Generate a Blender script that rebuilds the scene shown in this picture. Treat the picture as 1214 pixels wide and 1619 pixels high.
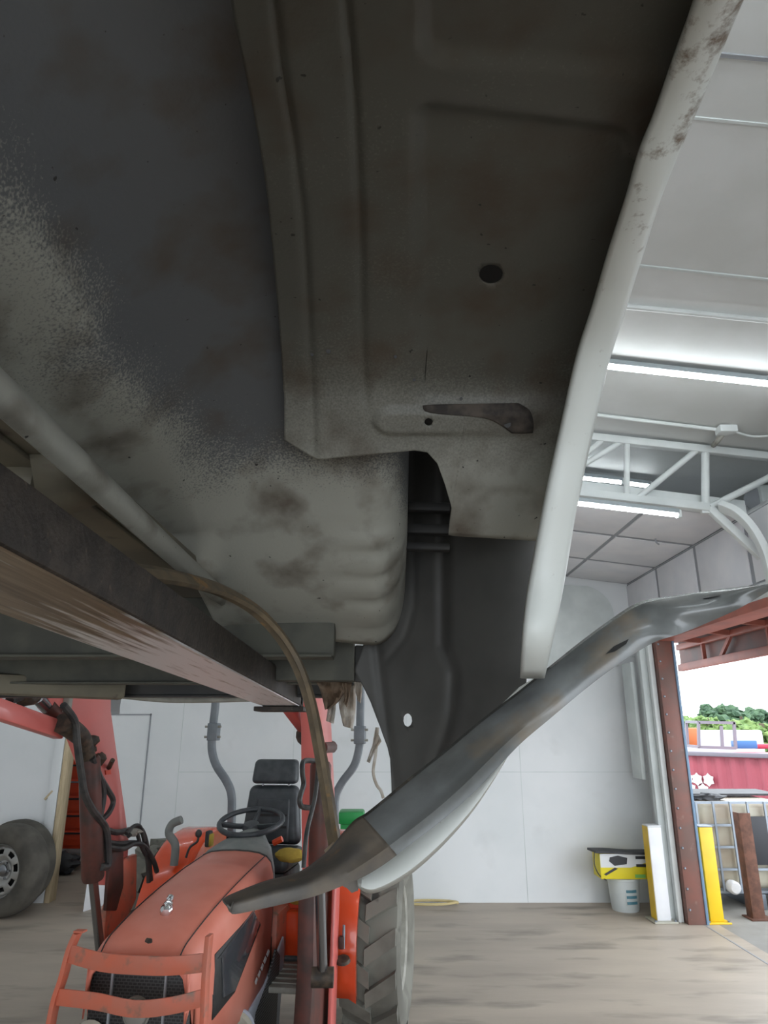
import bpy, bmesh, math, random
from mathutils import Vector, Matrix, noise
random.seed(7)
R = math.radians
for o in list(bpy.data.objects): bpy.data.objects.remove(o)
scene = bpy.context.scene
COL = scene.collection

# ------------------------------------------------------------------ camera
PITCH = R(17.5); FPX = 1079.0; CAMZ = 1.7
cam_d = bpy.data.cameras.new('camera'); cam = bpy.data.objects.new('camera', cam_d); COL.objects.link(cam)
cam.location = (0, 0, CAMZ); cam.rotation_euler = (R(90) + PITCH, 0, 0)
cam_d.sensor_fit = 'VERTICAL'; cam_d.sensor_height = 36; cam_d.sensor_width = 27
cam_d.lens = FPX / 1619 * 36; cam_d.clip_start = .02; cam_d.clip_end = 600
scene.camera = cam
# ------------------------------------------------------------------ world, sun, exposure
w = bpy.data.worlds.new('world'); scene.world = w; w.use_nodes = True
bg = w.node_tree.nodes['Background']; bg.inputs[0].default_value = (.86, .93, 1, 1); bg.inputs[1].default_value = 3.2
sd = bpy.data.lights.new('sun', 'SUN'); sd.energy = .7; sd.angle = R(3); sd.color = (1, .96, .9)
so = bpy.data.objects.new('sun', sd); COL.objects.link(so); so.rotation_euler = (R(38), 0, R(-20))
def area_light(name, loc, rot, sx, sy, e, col=(1, 1, 1), portal=False):
    d = bpy.data.lights.new(name, 'AREA'); d.shape = 'RECTANGLE'; d.size = sx; d.size_y = sy; d.energy = e; d.color = col
    o = bpy.data.objects.new(name, d); COL.objects.link(o); o.location = loc; o.rotation_euler = rot
    if portal: d.cycles.is_portal = True
    return o
# portals only guide the sky light through the two open bay doors
area_light('portal_side_door', (3.0, 5.0, 1.3), (0, R(90), 0), 2.6, 4.2, 1, portal=True)
area_light('portal_rear_door', (0.4, -4.9, 1.6), (R(90), 0, 0), 4.6, 3.2, 1, portal=True)
vs = scene.view_settings; vs.view_transform = 'Standard'; vs.look = 'None'; vs.gamma = 1; vs.use_curve_mapping = False
vs.exposure = 0.6

# ------------------------------------------------------------------ ray helpers (pixel -> direction, used with a real depth)
CP, SP = math.cos(PITCH), math.sin(PITCH)
def ray(u, v):
    c = 809.5 - v
    return Vector((u - 607, FPX * CP - c * SP, c * CP + FPX * SP))
def W(u, v, Y):
    d = ray(u, v); return Vector((0, 0, CAMZ)) + d * (Y / d.y)
def WX(u, v, X):
    d = ray(u, v); return Vector((0, 0, CAMZ)) + d * (X / d.x)
def WZ(u, v, Z):
    d = ray(u, v); return Vector((0, 0, CAMZ)) + d * ((Z - CAMZ) / d.z)
TO = Vector((-.948, 3.1, 0)); TYAW = R(-8)
TM = Matrix.Translation(TO) @ Matrix.Rotation(TYAW, 4, 'Z'); TMI = TM.inverted()
def TP(u, v, xl):                      # a point of the plane x = xl in the tractor's own frame
    o = TMI @ Vector((0, 0, CAMZ)); d = TMI.to_3x3() @ ray(u, v)
    return TM @ (o + d * ((xl - o.x) / d.x))
def TY(u, v, yl):                      # a point of the plane y = yl in the tractor's own frame, given in that frame
    o = TMI @ Vector((0, 0, CAMZ)); d = TMI.to_3x3() @ ray(u, v)
    return o + d * ((yl - o.y) / d.y)
def lerp(a, b, t): return a + (b - a) * t
def pl(tab, x):                        # piecewise linear
    if x <= tab[0][0]: return tab[0][1]
    for (a, fa), (b, fb) in zip(tab, tab[1:]):
        if x <= b: return fa + (fb - fa) * (x - a) / (b - a)
    return tab[-1][1]
def cr(tab, x):                        # smooth (Catmull-Rom / Hermite) through a table
    n = len(tab)
    if x <= tab[0][0]: return tab[0][1]
    if x >= tab[-1][0]: return tab[-1][1]
    for i in range(n - 1):
        if x <= tab[i + 1][0]:
            x0, y0 = tab[i]; x1, y1 = tab[i + 1]; h = x1 - x0
            def m(k):
                if k == 0: return (tab[1][1] - tab[0][1]) / (tab[1][0] - tab[0][0])
                if k == n - 1: return (tab[-1][1] - tab[-2][1]) / (tab[-1][0] - tab[-2][0])
                return (tab[k + 1][1] - tab[k - 1][1]) / (tab[k + 1][0] - tab[k - 1][0])
            t = (x - x0) / h; m0 = m(i) * h; m1 = m(i + 1) * h
            return (2*t**3 - 3*t*t + 1)*y0 + (t**3 - 2*t*t + t)*m0 + (-2*t**3 + 3*t*t)*y1 + (t**3 - t*t)*m1
def smooth_path(pts, n=6):
    pts = [Vector(p) for p in pts]; out = []
    for i in range(len(pts) - 1):
        p0 = pts[max(i-1, 0)]; p1 = pts[i]; p2 = pts[i+1]; p3 = pts[min(i+2, len(pts)-1)]
        for k in range(n):
            t = k / n
            out.append(.5 * ((2*p1) + (p2-p0)*t + (2*p0-5*p1+4*p2-p3)*t*t + (3*p1-p0-3*p2+p3)*t**3))
    out.append(pts[-1]); return out
def sstep(a, b, x):
    t = max(0, min(1, (x - a) / (b - a))); return t * t * (3 - 2 * t)

# ------------------------------------------------------------------ materials
MATS = {}
def mat(name, c1, c2=None, rough=.6, metal=0, scale=6, lo=.4, hi=.6, bump=0, bscale=60, c3=None, s3=20, t3=(.62, .7), detail=6, stretch=None, emit=None, alpha=1, spec=.5, coat=0):
    m = bpy.data.materials.new(name); m.use_nodes = True; nt = m.node_tree; N = nt.nodes; L = nt.links
    b = N['Principled BSDF']; b.inputs['Roughness'].default_value = rough; b.inputs['Metallic'].default_value = metal
    b.inputs['Specular IOR Level'].default_value = spec; b.inputs['Coat Weight'].default_value = coat
    b.inputs['Base Color'].default_value = (*c1, 1)
    tc = N.new('ShaderNodeTexCoord'); mp = N.new('ShaderNodeMapping'); L.new(tc.outputs['Object'], mp.inputs[0])
    if stretch: mp.inputs['Scale'].default_value = stretch
    out = None
    if c2:
        nz = N.new('ShaderNodeTexNoise'); nz.inputs['Scale'].default_value = scale; nz.inputs['Detail'].default_value = detail; L.new(mp.outputs[0], nz.inputs[0])
        rp = N.new('ShaderNodeValToRGB'); rp.color_ramp.elements[0].position = lo; rp.color_ramp.elements[1].position = hi
        rp.color_ramp.elements[0].color = (*c1, 1); rp.color_ramp.elements[1].color = (*c2, 1)
        L.new(nz.outputs[0], rp.inputs[0]); out = rp.outputs[0]
    if c3:
        n3 = N.new('ShaderNodeTexNoise'); n3.inputs['Scale'].default_value = s3; n3.inputs['Detail'].default_value = 5; L.new(mp.outputs[0], n3.inputs[0])
        r3 = N.new('ShaderNodeValToRGB'); r3.color_ramp.elements[0].position = t3[0]; r3.color_ramp.elements[1].position = t3[1]
        L.new(n3.outputs[0], r3.inputs[0])
        mx = N.new('ShaderNodeMixRGB'); L.new(r3.outputs[0], mx.inputs[0]); mx.inputs[2].default_value = (*c3, 1)
        if out: L.new(out, mx.inputs[1])
        else: mx.inputs[1].default_value = (*c1, 1)
        out = mx.outputs[0]
    if out: L.new(out, b.inputs['Base Color'])
    if bump:
        nb = N.new('ShaderNodeTexNoise'); nb.inputs['Scale'].default_value = bscale; nb.inputs['Detail'].default_value = 4; L.new(mp.outputs[0], nb.inputs[0])
        bp = N.new('ShaderNodeBump'); bp.inputs['Strength'].default_value = bump; bp.inputs['Distance'].default_value = .004
        L.new(nb.outputs[0], bp.inputs['Height']); L.new(bp.outputs[0], b.inputs['Normal'])
    if emit:
        b.inputs['Emission Color'].default_value = (*emit[0], 1); b.inputs['Emission Strength'].default_value = emit[1]
    if alpha < 1: b.inputs['Alpha'].default_value = alpha
    MATS[name] = m; return m
def nodes_of(m): return m.node_tree.nodes, m.node_tree.links, m.node_tree.nodes['Principled BSDF']

mat('white_wall', (.80, .81, .82), (.74, .76, .77), rough=.55, scale=1.2, c3=(.66, .67, .67), s3=2.3, t3=(.6, .85))
mat('white_ceiling', (.70, .71, .70), (.62, .63, .61), rough=.6, scale=1.5)
mat('tile_white', (.78, .77, .79), (.72, .72, .75), rough=.7, scale=3)
mat('white_steel', (.74, .77, .76), (.68, .71, .70), rough=.4, scale=5)
mat('grid_grey', (.30, .31, .33), rough=.6)
mat('trim_pale', (.66, .70, .69), (.58, .62, .61), rough=.5, scale=4)
mat('concrete', (.47, .40, .325), (.36, .305, .25), rough=.55, scale=1.1, lo=.35, hi=.68, bump=.25, bscale=18, c3=(.22, .19, .155), s3=1.9, t3=(.53, .72), stretch=(.7, 2.2, 1))
mat('yard', (.30, .29, .27), (.24, .23, .21), rough=.9, scale=2)
mat('wood_edge', (.62, .50, .33), (.52, .41, .26), rough=.7, scale=10, stretch=(6, 6, .6))
mat('red_brown_steel', (.21, .085, .065), (.155, .085, .07), rough=.55, scale=4, c3=(.25, .16, .13), s3=7)
mat('red_truss', (.42, .13, .09), (.34, .11, .08), rough=.55, scale=5)
mat('blue_trim', (.16, .25, .36), rough=.5)
mat('tube_glow', (.9, .97, 1), rough=.5, emit=((.90, .97, 1), 16))
mat('lamp_grey', (.34, .38, .40), rough=.5)
mat('truck_white', (.68, .70, .67), (.62, .64, .60), rough=.35, scale=8, c3=(.40, .37, .31), s3=70, t3=(.69, .75), spec=.5)
mat('sill_grey', (.085, .084, .066), (.062, .061, .05), rough=.75, scale=12, bump=.15, bscale=90)
mat('sill_tan', (.17, .15, .105), (.12, .108, .08), rough=.65, scale=7, c3=(.10, .08, .06), s3=16)
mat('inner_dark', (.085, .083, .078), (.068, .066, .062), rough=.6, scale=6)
mat('black_metal', (.018, .018, .018), (.03, .028, .026), rough=.6, scale=10)
mat('fork_side', (.028, .022, .018), (.050, .039, .031), rough=.62, scale=28, metal=.2, bump=.5, bscale=120, c3=(.10, .075, .055), s3=60, t3=(.66, .72))
mat('strap_brown', (.17, .125, .075), (.11, .085, .055), rough=.62, scale=24, c3=(.26, .15, .06), s3=30, bump=.2)
mat('strip_dark', (.20, .21, .21), (.12, .125, .122), rough=.26, scale=9, lo=.38, hi=.62, c3=(.20, .16, .115), s3=7, t3=(.58, .72), coat=.3, stretch=(1, 1, 1), bump=.08, bscale=20)
mat('strip_matte', (.17, .14, .11), (.10, .09, .08), rough=.55, scale=14, c3=(.28, .16, .07), s3=18, t3=(.60, .72), bump=.2)
mat('tractor_red', (.84, .27, .19), (.78, .23, .155), rough=.45, scale=4, c3=(.86, .34, .25), s3=2.2, t3=(.45, .8), spec=.5)
mat('tractor_red_worn', (.62, .15, .085), (.55, .17, .11), rough=.5, scale=9, c3=(.24, .15, .11), s3=16, t3=(.56, .72))
mat('tractor_orange', (.80, .085, .022), (.72, .08, .022), rough=.25, scale=3, coat=.4)
mat('loader_red', (.74, .17, .15), (.68, .16, .14), rough=.35, scale=3, coat=.25)
mat('cyl_brown', (.12, .035, .025), (.06, .028, .022), rough=.5, scale=9, c3=(.04, .03, .025), s3=9)
mat('chrome', (.75, .76, .78), rough=.16, metal=1)
mat('dark_chrome', (.30, .31, .33), rough=.25, metal=1)
mat('hose_black', (.022, .022, .024), (.05, .048, .045), rough=.5, scale=20)
mat('greasy', (.035, .028, .022), (.085, .06, .04), rough=.6, scale=30, bump=.4)
mat('tyre', (.07, .064, .055), (.115, .105, .088), rough=.85, scale=5, bump=.3, bscale=30)
mat('tyre_dusty', (.14, .135, .115), (.21, .205, .175), rough=.9, scale=5, c3=(.07, .066, .058), s3=7)
mat('rim_silver', (.50, .49, .47), (.42, .41, .39), rough=.35, metal=.7, scale=6)
mat('grille_black', (.012, .012, .012), (.022, .022, .022), rough=.5, scale=40)
mat('lens_dark', (.05, .058, .068), (.085, .09, .098), rough=.15, scale=3, coat=.5)
mat('panel_bluegrey', (.40, .45, .55), (.48, .52, .60), rough=.4, scale=5)
mat('cowl_grey', (.23, .25, .24), (.19, .21, .205), rough=.6, scale=14)
mat('vinyl_dark', (.035, .042, .048), (.055, .062, .068), rough=.42, scale=18)
mat('foam_yellow', (.50, .36, .06), (.42, .29, .05), rough=.9, scale=20)
mat('rops_grey', (.20, .22, .24), (.16, .18, .20), rough=.45, scale=9)
mat('beige_pipe', (.50, .475, .39), (.42, .40, .33), rough=.4, scale=6)
mat('step_grey', (.34, .33, .29), (.25, .245, .21), rough=.6, scale=12)
mat('plastic_rag', (.62, .57, .50), (.42, .34, .26), rough=.6, scale=20, alpha=.8)
mat('rag_brown', (.12, .075, .045), (.22, .16, .11), rough=.8, scale=30)
mat('yellow_paint', (.80, .52, .015), (.72, .47, .015), rough=.4, scale=6)
mat('white_paint', (.78, .78, .80), (.72, .72, .74), rough=.4, scale=5)
mat('rusty', (.10, .045, .03), (.16, .07, .045), rough=.8, scale=14)
mat('yellow_card', (.80, .66, .02), rough=.5)
mat('white_card', (.72, .73, .74), rough=.5)
mat('bucket_white', (.66, .70, .70), (.60, .64, .64), rough=.4, scale=3)
mat('print_black', (.02, .02, .025), rough=.5)
mat('print_blue', (.08, .22, .28), rough=.5)
mat('print_green', (.20, .48, .10), rough=.5)
mat('print_white', (.62, .61, .63), rough=.5)
mat('tote_plastic', (.42, .385, .30), (.33, .27, .20), rough=.4, scale=2)
mat('galv', (.26, .29, .33), rough=.4, metal=.6)
mat('container_red', (.36, .075, .10), (.31, .065, .09), rough=.5, scale=1)
mat('frame_pale', (.17, .155, .185), rough=.6)
mat('far_white', (.42, .42, .47), rough=.6)
mat('far_blue', (.03, .12, .30), rough=.5)
mat('far_red', (.35, .02, .05), rough=.5)
mat('far_orange', (.40, .12, .03), rough=.5)
mat('leaf_mid', (.075, .14, .035), (.14, .21, .06), rough=.8, scale=.9)
mat('leaf_dark', (.028, .065, .033), (.05, .10, .045), rough=.8, scale=.9)
mat('bark', (.10, .075, .05), rough=.9)
mat('hose_yellow', (.62, .50, .25), rough=.6)
mat('plastic_green', (.02, .30, .07), rough=.4)
mat('chest_red', (.72, .07, .02), (.66, .06, .02), rough=.35, scale=3)
mat('handle_grey', (.20, .21, .20), rough=.6)
mat('bag_black', (.02, .02, .023), (.045, .045, .05), rough=.6, scale=8)

# wheelhouse sheet: grey undercoat with lighter overspray low down, speckled border, brown stains
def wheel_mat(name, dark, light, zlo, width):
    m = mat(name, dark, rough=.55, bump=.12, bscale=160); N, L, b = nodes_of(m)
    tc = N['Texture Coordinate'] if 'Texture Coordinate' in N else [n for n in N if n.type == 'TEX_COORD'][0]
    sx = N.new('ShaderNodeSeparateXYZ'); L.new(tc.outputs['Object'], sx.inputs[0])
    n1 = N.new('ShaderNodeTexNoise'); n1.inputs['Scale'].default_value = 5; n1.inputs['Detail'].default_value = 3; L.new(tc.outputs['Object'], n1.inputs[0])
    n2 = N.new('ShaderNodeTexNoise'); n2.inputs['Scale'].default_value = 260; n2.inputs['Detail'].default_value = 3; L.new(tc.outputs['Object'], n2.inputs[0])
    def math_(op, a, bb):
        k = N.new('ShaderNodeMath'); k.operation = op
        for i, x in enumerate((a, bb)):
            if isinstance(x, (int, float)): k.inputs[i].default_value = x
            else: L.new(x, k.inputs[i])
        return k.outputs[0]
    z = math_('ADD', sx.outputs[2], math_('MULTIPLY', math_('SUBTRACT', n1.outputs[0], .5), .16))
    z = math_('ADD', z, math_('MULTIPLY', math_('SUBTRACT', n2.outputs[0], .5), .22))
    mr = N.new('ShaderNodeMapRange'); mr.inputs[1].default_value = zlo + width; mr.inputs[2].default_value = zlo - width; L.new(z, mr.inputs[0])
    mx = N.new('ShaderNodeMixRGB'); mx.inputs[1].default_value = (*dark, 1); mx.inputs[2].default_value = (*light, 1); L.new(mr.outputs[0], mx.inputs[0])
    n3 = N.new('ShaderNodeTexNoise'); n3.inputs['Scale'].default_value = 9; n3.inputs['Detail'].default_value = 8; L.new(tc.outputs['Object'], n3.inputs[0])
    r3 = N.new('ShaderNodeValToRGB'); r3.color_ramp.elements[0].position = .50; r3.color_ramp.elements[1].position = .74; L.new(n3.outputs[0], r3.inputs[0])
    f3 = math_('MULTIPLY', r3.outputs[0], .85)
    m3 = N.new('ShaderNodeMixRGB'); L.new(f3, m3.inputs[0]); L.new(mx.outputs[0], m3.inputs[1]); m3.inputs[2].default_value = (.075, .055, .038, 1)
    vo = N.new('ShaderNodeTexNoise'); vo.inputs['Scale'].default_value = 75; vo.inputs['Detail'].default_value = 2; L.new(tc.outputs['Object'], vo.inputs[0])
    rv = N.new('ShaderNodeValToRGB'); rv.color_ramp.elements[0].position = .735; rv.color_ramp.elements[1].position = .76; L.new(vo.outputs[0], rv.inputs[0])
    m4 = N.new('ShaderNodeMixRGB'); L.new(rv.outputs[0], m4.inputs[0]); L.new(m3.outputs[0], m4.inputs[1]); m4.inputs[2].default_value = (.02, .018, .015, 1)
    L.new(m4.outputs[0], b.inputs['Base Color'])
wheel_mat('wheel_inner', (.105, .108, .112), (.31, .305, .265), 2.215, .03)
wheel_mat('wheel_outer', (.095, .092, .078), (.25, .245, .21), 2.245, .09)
def lip_mat():
    m = mat('truck_lip', (.66, .68, .65), rough=.38); N, L, b = nodes_of(m)
    tc = [n for n in N if n.type == 'TEX_COORD'][0]; sx = N.new('ShaderNodeSeparateXYZ'); L.new(tc.outputs['Object'], sx.inputs[0])
    mr = N.new('ShaderNodeMapRange'); mr.inputs[1].default_value = .72; mr.inputs[2].default_value = .45; mr.inputs[3].default_value = -.12; mr.inputs[4].default_value = .06; L.new(sx.outputs[1], mr.inputs[0])
    n = N.new('ShaderNodeTexNoise'); n.inputs['Scale'].default_value = 26; n.inputs['Detail'].default_value = 10; n.inputs['Roughness'].default_value = .7; L.new(tc.outputs['Object'], n.inputs[0])
    ad = N.new('ShaderNodeMath'); ad.operation = 'ADD'; L.new(mr.outputs[0], ad.inputs[0]); L.new(n.outputs[0], ad.inputs[1])
    r = N.new('ShaderNodeValToRGB'); e = r.color_ramp.elements; e[0].position = .50; e[1].position = .64; e[0].color = (.66, .68, .65, 1); e[1].color = (.17, .12, .08, 1); L.new(ad.outputs[0], r.inputs[0])
    L.new(r.outputs[0], b.inputs['Base Color'])
lip_mat()
mat('rust_dark', (.030, .025, .022), (.085, .068, .055), rough=.8, scale=30)
# fork underside: brown, scraped bright bands along the fork
def fork_mat():
    m = mat('fork_bottom', (.2, .14, .09), rough=.42, metal=.55); N, L, b = nodes_of(m)
    tc = [n for n in N if n.type == 'TEX_COORD'][0]; mp = [n for n in N if n.type == 'MAPPING'][0]
    mp.inputs['Scale'].default_value = (40, 1.6, 40)
    n1 = N.new('ShaderNodeTexNoise'); n1.inputs['Scale'].default_value = 2.5; n1.inputs['Detail'].default_value = 6; L.new(mp.outputs[0], n1.inputs[0])
    n2 = N.new('ShaderNodeTexNoise'); n2.inputs['Scale'].default_value = 2.6; n2.inputs['Detail'].default_value = 3; L.new(tc.outputs['Object'], n2.inputs[0])
    r1 = N.new('ShaderNodeValToRGB'); e = r1.color_ramp.elements; e[0].position = .3; e[0].color = (.13, .085, .05, 1); e[1].position = .7; e[1].color = (.34, .25, .16, 1); L.new(n1.outputs[0], r1.inputs[0])
    sx = N.new('ShaderNodeSeparateXYZ'); L.new(tc.outputs['Object'], sx.inputs[0])
    mr = N.new('ShaderNodeMapRange'); mr.inputs[1].default_value = .62; mr.inputs[2].default_value = 1.15; mr.inputs[3].default_value = -.25; mr.inputs[4].default_value = .22; L.new(sx.outputs[1], mr.inputs[0])
    n4 = N.new('ShaderNodeTexNoise'); n4.inputs['Scale'].default_value = 3; n4.inputs['Detail'].default_value = 8; L.new(mp.outputs[0], n4.inputs[0])
    ad = N.new('ShaderNodeMath'); ad.operation = 'ADD'; L.new(mr.outputs[0], ad.inputs[0]); L.new(n4.outputs[0], ad.inputs[1])
    r2 = N.new('ShaderNodeValToRGB'); e = r2.color_ramp.elements; e[0].position = .42; e[1].position = .66; L.new(ad.outputs[0], r2.inputs[0])
    mx = N.new('ShaderNodeMixRGB'); L.new(r2.outputs[0], mx.inputs[0]); L.new(r1.outputs[0], mx.inputs[1]); mx.inputs[2].default_value = (.86, .84, .84, 1)
    L.new(mx.outputs[0], b.inputs['Base Color'])
fork_mat()
# corrugated mesh pattern for the tractor's screens
def mesh_mat(name, a, c, sc):
    m = mat(name, a, rough=.5); N, L, b = nodes_of(m)
    tc = [n for n in N if n.type == 'TEX_COORD'][0]
    ck = N.new('ShaderNodeTexBrick'); ck.inputs['Scale'].default_value = sc; ck.inputs['Color1'].default_value = (*a, 1); ck.inputs['Color2'].default_value = (*a, 1); ck.inputs['Mortar'].default_value = (*c, 1)
    ck.inputs['Mortar Size'].default_value = .03; ck.inputs['Brick Width'].default_value = .3; ck.inputs['Row Height'].default_value = .18
    sp = N.new('ShaderNodeSeparateXYZ'); cb = N.new('ShaderNodeCombineXYZ'); L.new(tc.outputs['Object'], sp.inputs[0])
    ad = N.new('ShaderNodeMath'); ad.operation = 'ADD'; L.new(sp.outputs[0], ad.inputs[0]); L.new(sp.outputs[1], ad.inputs[1])
    L.new(ad.outputs[0], cb.inputs[0]); L.new(sp.outputs[2], cb.inputs[1]); L.new(cb.outputs[0], ck.inputs[0]); L.new(ck.outputs[0], b.inputs['Base Color'])
mesh_mat('screen_mesh', (.02, .02, .02), (.16, .165, .17), 14)
mesh_mat('grille_mesh', (.012, .012, .012), (.055, .055, .055), 16)

# ------------------------------------------------------------------ mesh builder
class MB:
    def __init__(s): s.v = []; s.f = []
    def add(s, vs, fs):
        o = len(s.v); s.v += [Vector(p) for p in vs]; s.f += [tuple(i + o for i in f) for f in fs]; return s
    def box(s, c, d, rot=None):
        c = Vector(c); x, y, z = (k / 2 for k in d)
        P = [Vector(p) for p in ((-x,-y,-z),(x,-y,-z),(x,y,-z),(-x,y,-z),(-x,-y,z),(x,-y,z),(x,y,z),(-x,y,z))]
        if rot is not None:
            M = rot.to_matrix() if hasattr(rot, 'to_matrix') and not isinstance(rot, Matrix) else rot
            P = [M @ p for p in P]
        return s.add([p + c for p in P], [(0,3,2,1),(4,5,6,7),(0,1,5,4),(1,2,6,5),(2,3,7,6),(3,0,4,7)])
    def span(s, a, b): return s.box([(p+q)/2 for p, q in zip(a, b)], [abs(q-p) for p, q in zip(a, b)])
    def prism(s, poly, ext):
        n = len(poly); poly = [Vector(p) for p in poly]; ext = Vector(ext)
        return s.add(poly + [p + ext for p in poly], [tuple(range(n))[::-1], tuple(range(n, 2*n))] + [(i, (i+1) % n, n + (i+1) % n, n + i) for i in range(n)])
    def tube(s, path, r, seg=10, caps=True, prof=None, up=None):
        path = [Vector(p) for p in path]; n = len(path)
        tang = [(path[min(i+1, n-1)] - path[max(i-1, 0)]).normalized() for i in range(n)]
        u0 = Vector(up) if up else (Vector((0, 0, 1)) if abs(tang[0].z) < .9 else Vector((1, 0, 0)))
        a = (u0 - tang[0] * u0.dot(tang[0])).normalized(); vs = []; fs = []
        if prof is None: prof = [(math.cos(2*math.pi*k/seg), math.sin(2*math.pi*k/seg)) for k in range(seg)]
        m = len(prof)
        for i in range(n):
            if i: a = (a - tang[i] * a.dot(tang[i])).normalized()
            b = tang[i].cross(a); rr = r[i] if isinstance(r, (list, tuple)) else r
            vs += [path[i] + (a * p + b * q) * rr for p, q in prof]
        for i in range(n - 1):
            for k in range(m): fs.append((i*m+k, i*m+(k+1) % m, (i+1)*m+(k+1) % m, (i+1)*m+k))
        if caps: fs += [tuple(range(m))[::-1], tuple(range((n-1)*m, n*m))]
        return s.add(vs, fs)
    def bar(s, path, wd, ht, up=None):          # rectangular section: wd along a (up), ht across
        return s.tube(path, 1, prof=[(wd/2, ht/2), (-wd/2, ht/2), (-wd/2, -ht/2), (wd/2, -ht/2)], up=up)
    def lathe(s, prof, c=(0,0,0), axis=(0,0,1), seg=24, closed=False):
        ax = Vector(axis).normalized(); a = ax.orthogonal().normalized(); b = ax.cross(a); c = Vector(c); vs = []; fs = []; m = len(prof)
        for k in range(seg):
            t = 2*math.pi*k/seg; d = a*math.cos(t) + b*math.sin(t)
            vs += [c + d*r + ax*h for r, h in prof]
        for k in range(seg):
            k2 = (k+1) % seg
            for i in range(m - 1 + (1 if closed else 0)):
                j = (i+1) % m; fs.append((k*m+i, k*m+j, k2*m+j, k2*m+i))
        if not closed:
            if prof[0][0] > 1e-4: fs.append(tuple(k*m for k in range(seg)))
            if prof[-1][0] > 1e-4: fs.append(tuple(k*m+m-1 for k in range(seg))[::-1])
        return s.add(vs, fs)
    def grid(s, rows, skip=None):
        n = len(rows); m = len(rows[0]); vs = [p for r in rows for p in r]; fs = []
        for i in range(n-1):
            for j in range(m-1):
                if skip and skip(i, j): continue
                fs.append((i*m+j, i*m+j+1, (i+1)*m+j+1, (i+1)*m+j))
        return s.add(vs, fs)
    def ico(s, c, r, sub=2, jit=0, sc=(1,1,1)):
        bm = bmesh.new(); bmesh.ops.create_icosphere(bm, subdivisions=sub, radius=1)
        c = Vector(c); vs = []
        for v in bm.verts:
            p = v.co.copy(); k = r * (1 + jit * noise.noise(p*2.3 + c*3.1) + jit*.7*noise.noise(p*6 + c))
            vs.append(c + Vector((p.x*sc[0], p.y*sc[1], p.z*sc[2])) * k)
        fs = [tuple(v.index for v in f.verts) for f in bm.faces]; bm.free(); return s.add(vs, fs)
    def build(s, name, m, parent=None, world=False, bevel=0, smooth=40, solid=0, seg=2, fix=True):
        me = bpy.data.meshes.new(name); me.from_pydata(s.v, [], s.f)
        bm = bmesh.new(); bm.from_mesh(me); bmesh.ops.remove_doubles(bm, verts=bm.verts, dist=1e-6)
        if fix: bmesh.ops.recalc_face_normals(bm, faces=bm.faces)
        if bevel:
            ed = [e for e in bm.edges if len(e.link_faces) == 2 and e.calc_face_angle(0) > R(28)]
            bmesh.ops.bevel(bm, geom=ed, offset=bevel, segments=seg, affect='EDGES', profile=.5, clamp_overlap=True)
        bm.to_mesh(me); bm.free()
        if smooth:
            me.polygons.foreach_set('use_smooth', [True]*len(me.polygons)); me.set_sharp_from_angle(angle=R(smooth))
        o = bpy.data.objects.new(name, me); COL.objects.link(o)
        if m: me.materials.append(MATS[m])
        if parent:
            o.parent = parent
            if world: o.matrix_parent_inverse = PM[parent.name].inverted()
        if solid:
            md = o.modifiers.new('sheet', 'SOLIDIFY'); md.thickness = solid; md.offset = 0
        return o
PM = {}
def tag(o, label, cat, group=None):
    o['label'] = label; o['category'] = cat
    if group: o['group'] = group
    return o
def thing(name, label, cat, loc=(0,0,0), rotz=0, group=None):
    o = bpy.data.objects.new(name, None); COL.objects.link(o); o.location = loc; o.rotation_euler = (0, 0, rotz); o.empty_display_size = .1
    PM[o.name] = Matrix.Translation(loc) @ Matrix.Rotation(rotz, 4, 'Z'); return tag(o, label, cat, group)
def struct(o): o['kind'] = 'structure'; return o
def dup(root, loc, rotz, label, group=None):
    r = root.copy(); COL.objects.link(r); r.location = loc; r.rotation_euler = (0, 0, rotz); r['label'] = label
    if group: r['group'] = group
    for ch in list(root.children):
        c = ch.copy(); COL.objects.link(c); c.parent = r
        for g in ch.children:
            d = g.copy(); COL.objects.link(d); d.parent = c
    return r

# ================================================================== THE BUILDING
XW = 2.82; YB = 7.80                      # side wall and back wall
def roofz(x): return 3.98 - .13 * (max(x, -1.2) - 1.4)
def tilez(x): return 3.27 + .13 * (XW - x)
struct(MB().span((-5.2, -5, -.1), (XW + .2, 13, 0)).build('floor', 'concrete', smooth=0))
# expansion joint
struct(MB().span((XW + .06, 3, -.0995), (XW + .075, YB, .002)).build('trim_10', 'grid_grey', smooth=0))
# back wall with a doorway on the left (opening x -3.55..-2.9)
dx0, dx1 = -3.43, -2.9
wb = MB()
wb.span((-5.2, YB, 0), (dx0, YB + .12, 4.4)); wb.span((dx1, YB, 0), (XW + .1, YB + .12, 4.4)); wb.span((dx0, YB, 2.1), (dx1, YB + .12, 4.4))
wall = struct(wb.build('wall_back', 'white_wall', smooth=0))
for (x0, x1, z) in ((-2.2, XW, 1.24), (-2.2, XW, 2.45)): 
    MB().span((x0, YB - .002, z), (x1, YB + .004, z + .006)).build('seam', 'trim_pale', wall, smooth=0)
for x in (-2.2, -.98, .24, 1.46): MB().span((x, YB - .002, 0), (x + .006, YB + .004, 3.3)).build('seam', 'trim_pale', wall, smooth=0)
bp_ = [(1.2, YB - .03, 2.35), (2.62, YB - .03, 2.35), (2.62, YB - .03, 2.92)]
for k in range(1, 9):
    t = k / 8 * math.pi / 2; bp_.append((2.62 - .34 * (1 - math.cos(t)), YB - .03, 2.92 + .34 * math.sin(t)))
bp_.append((1.2, YB - .03, 3.31))
MB().prism(bp_, (0, .028, 0)).build('upper_panel', 'trim_pale', wall, bevel=.006)
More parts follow.
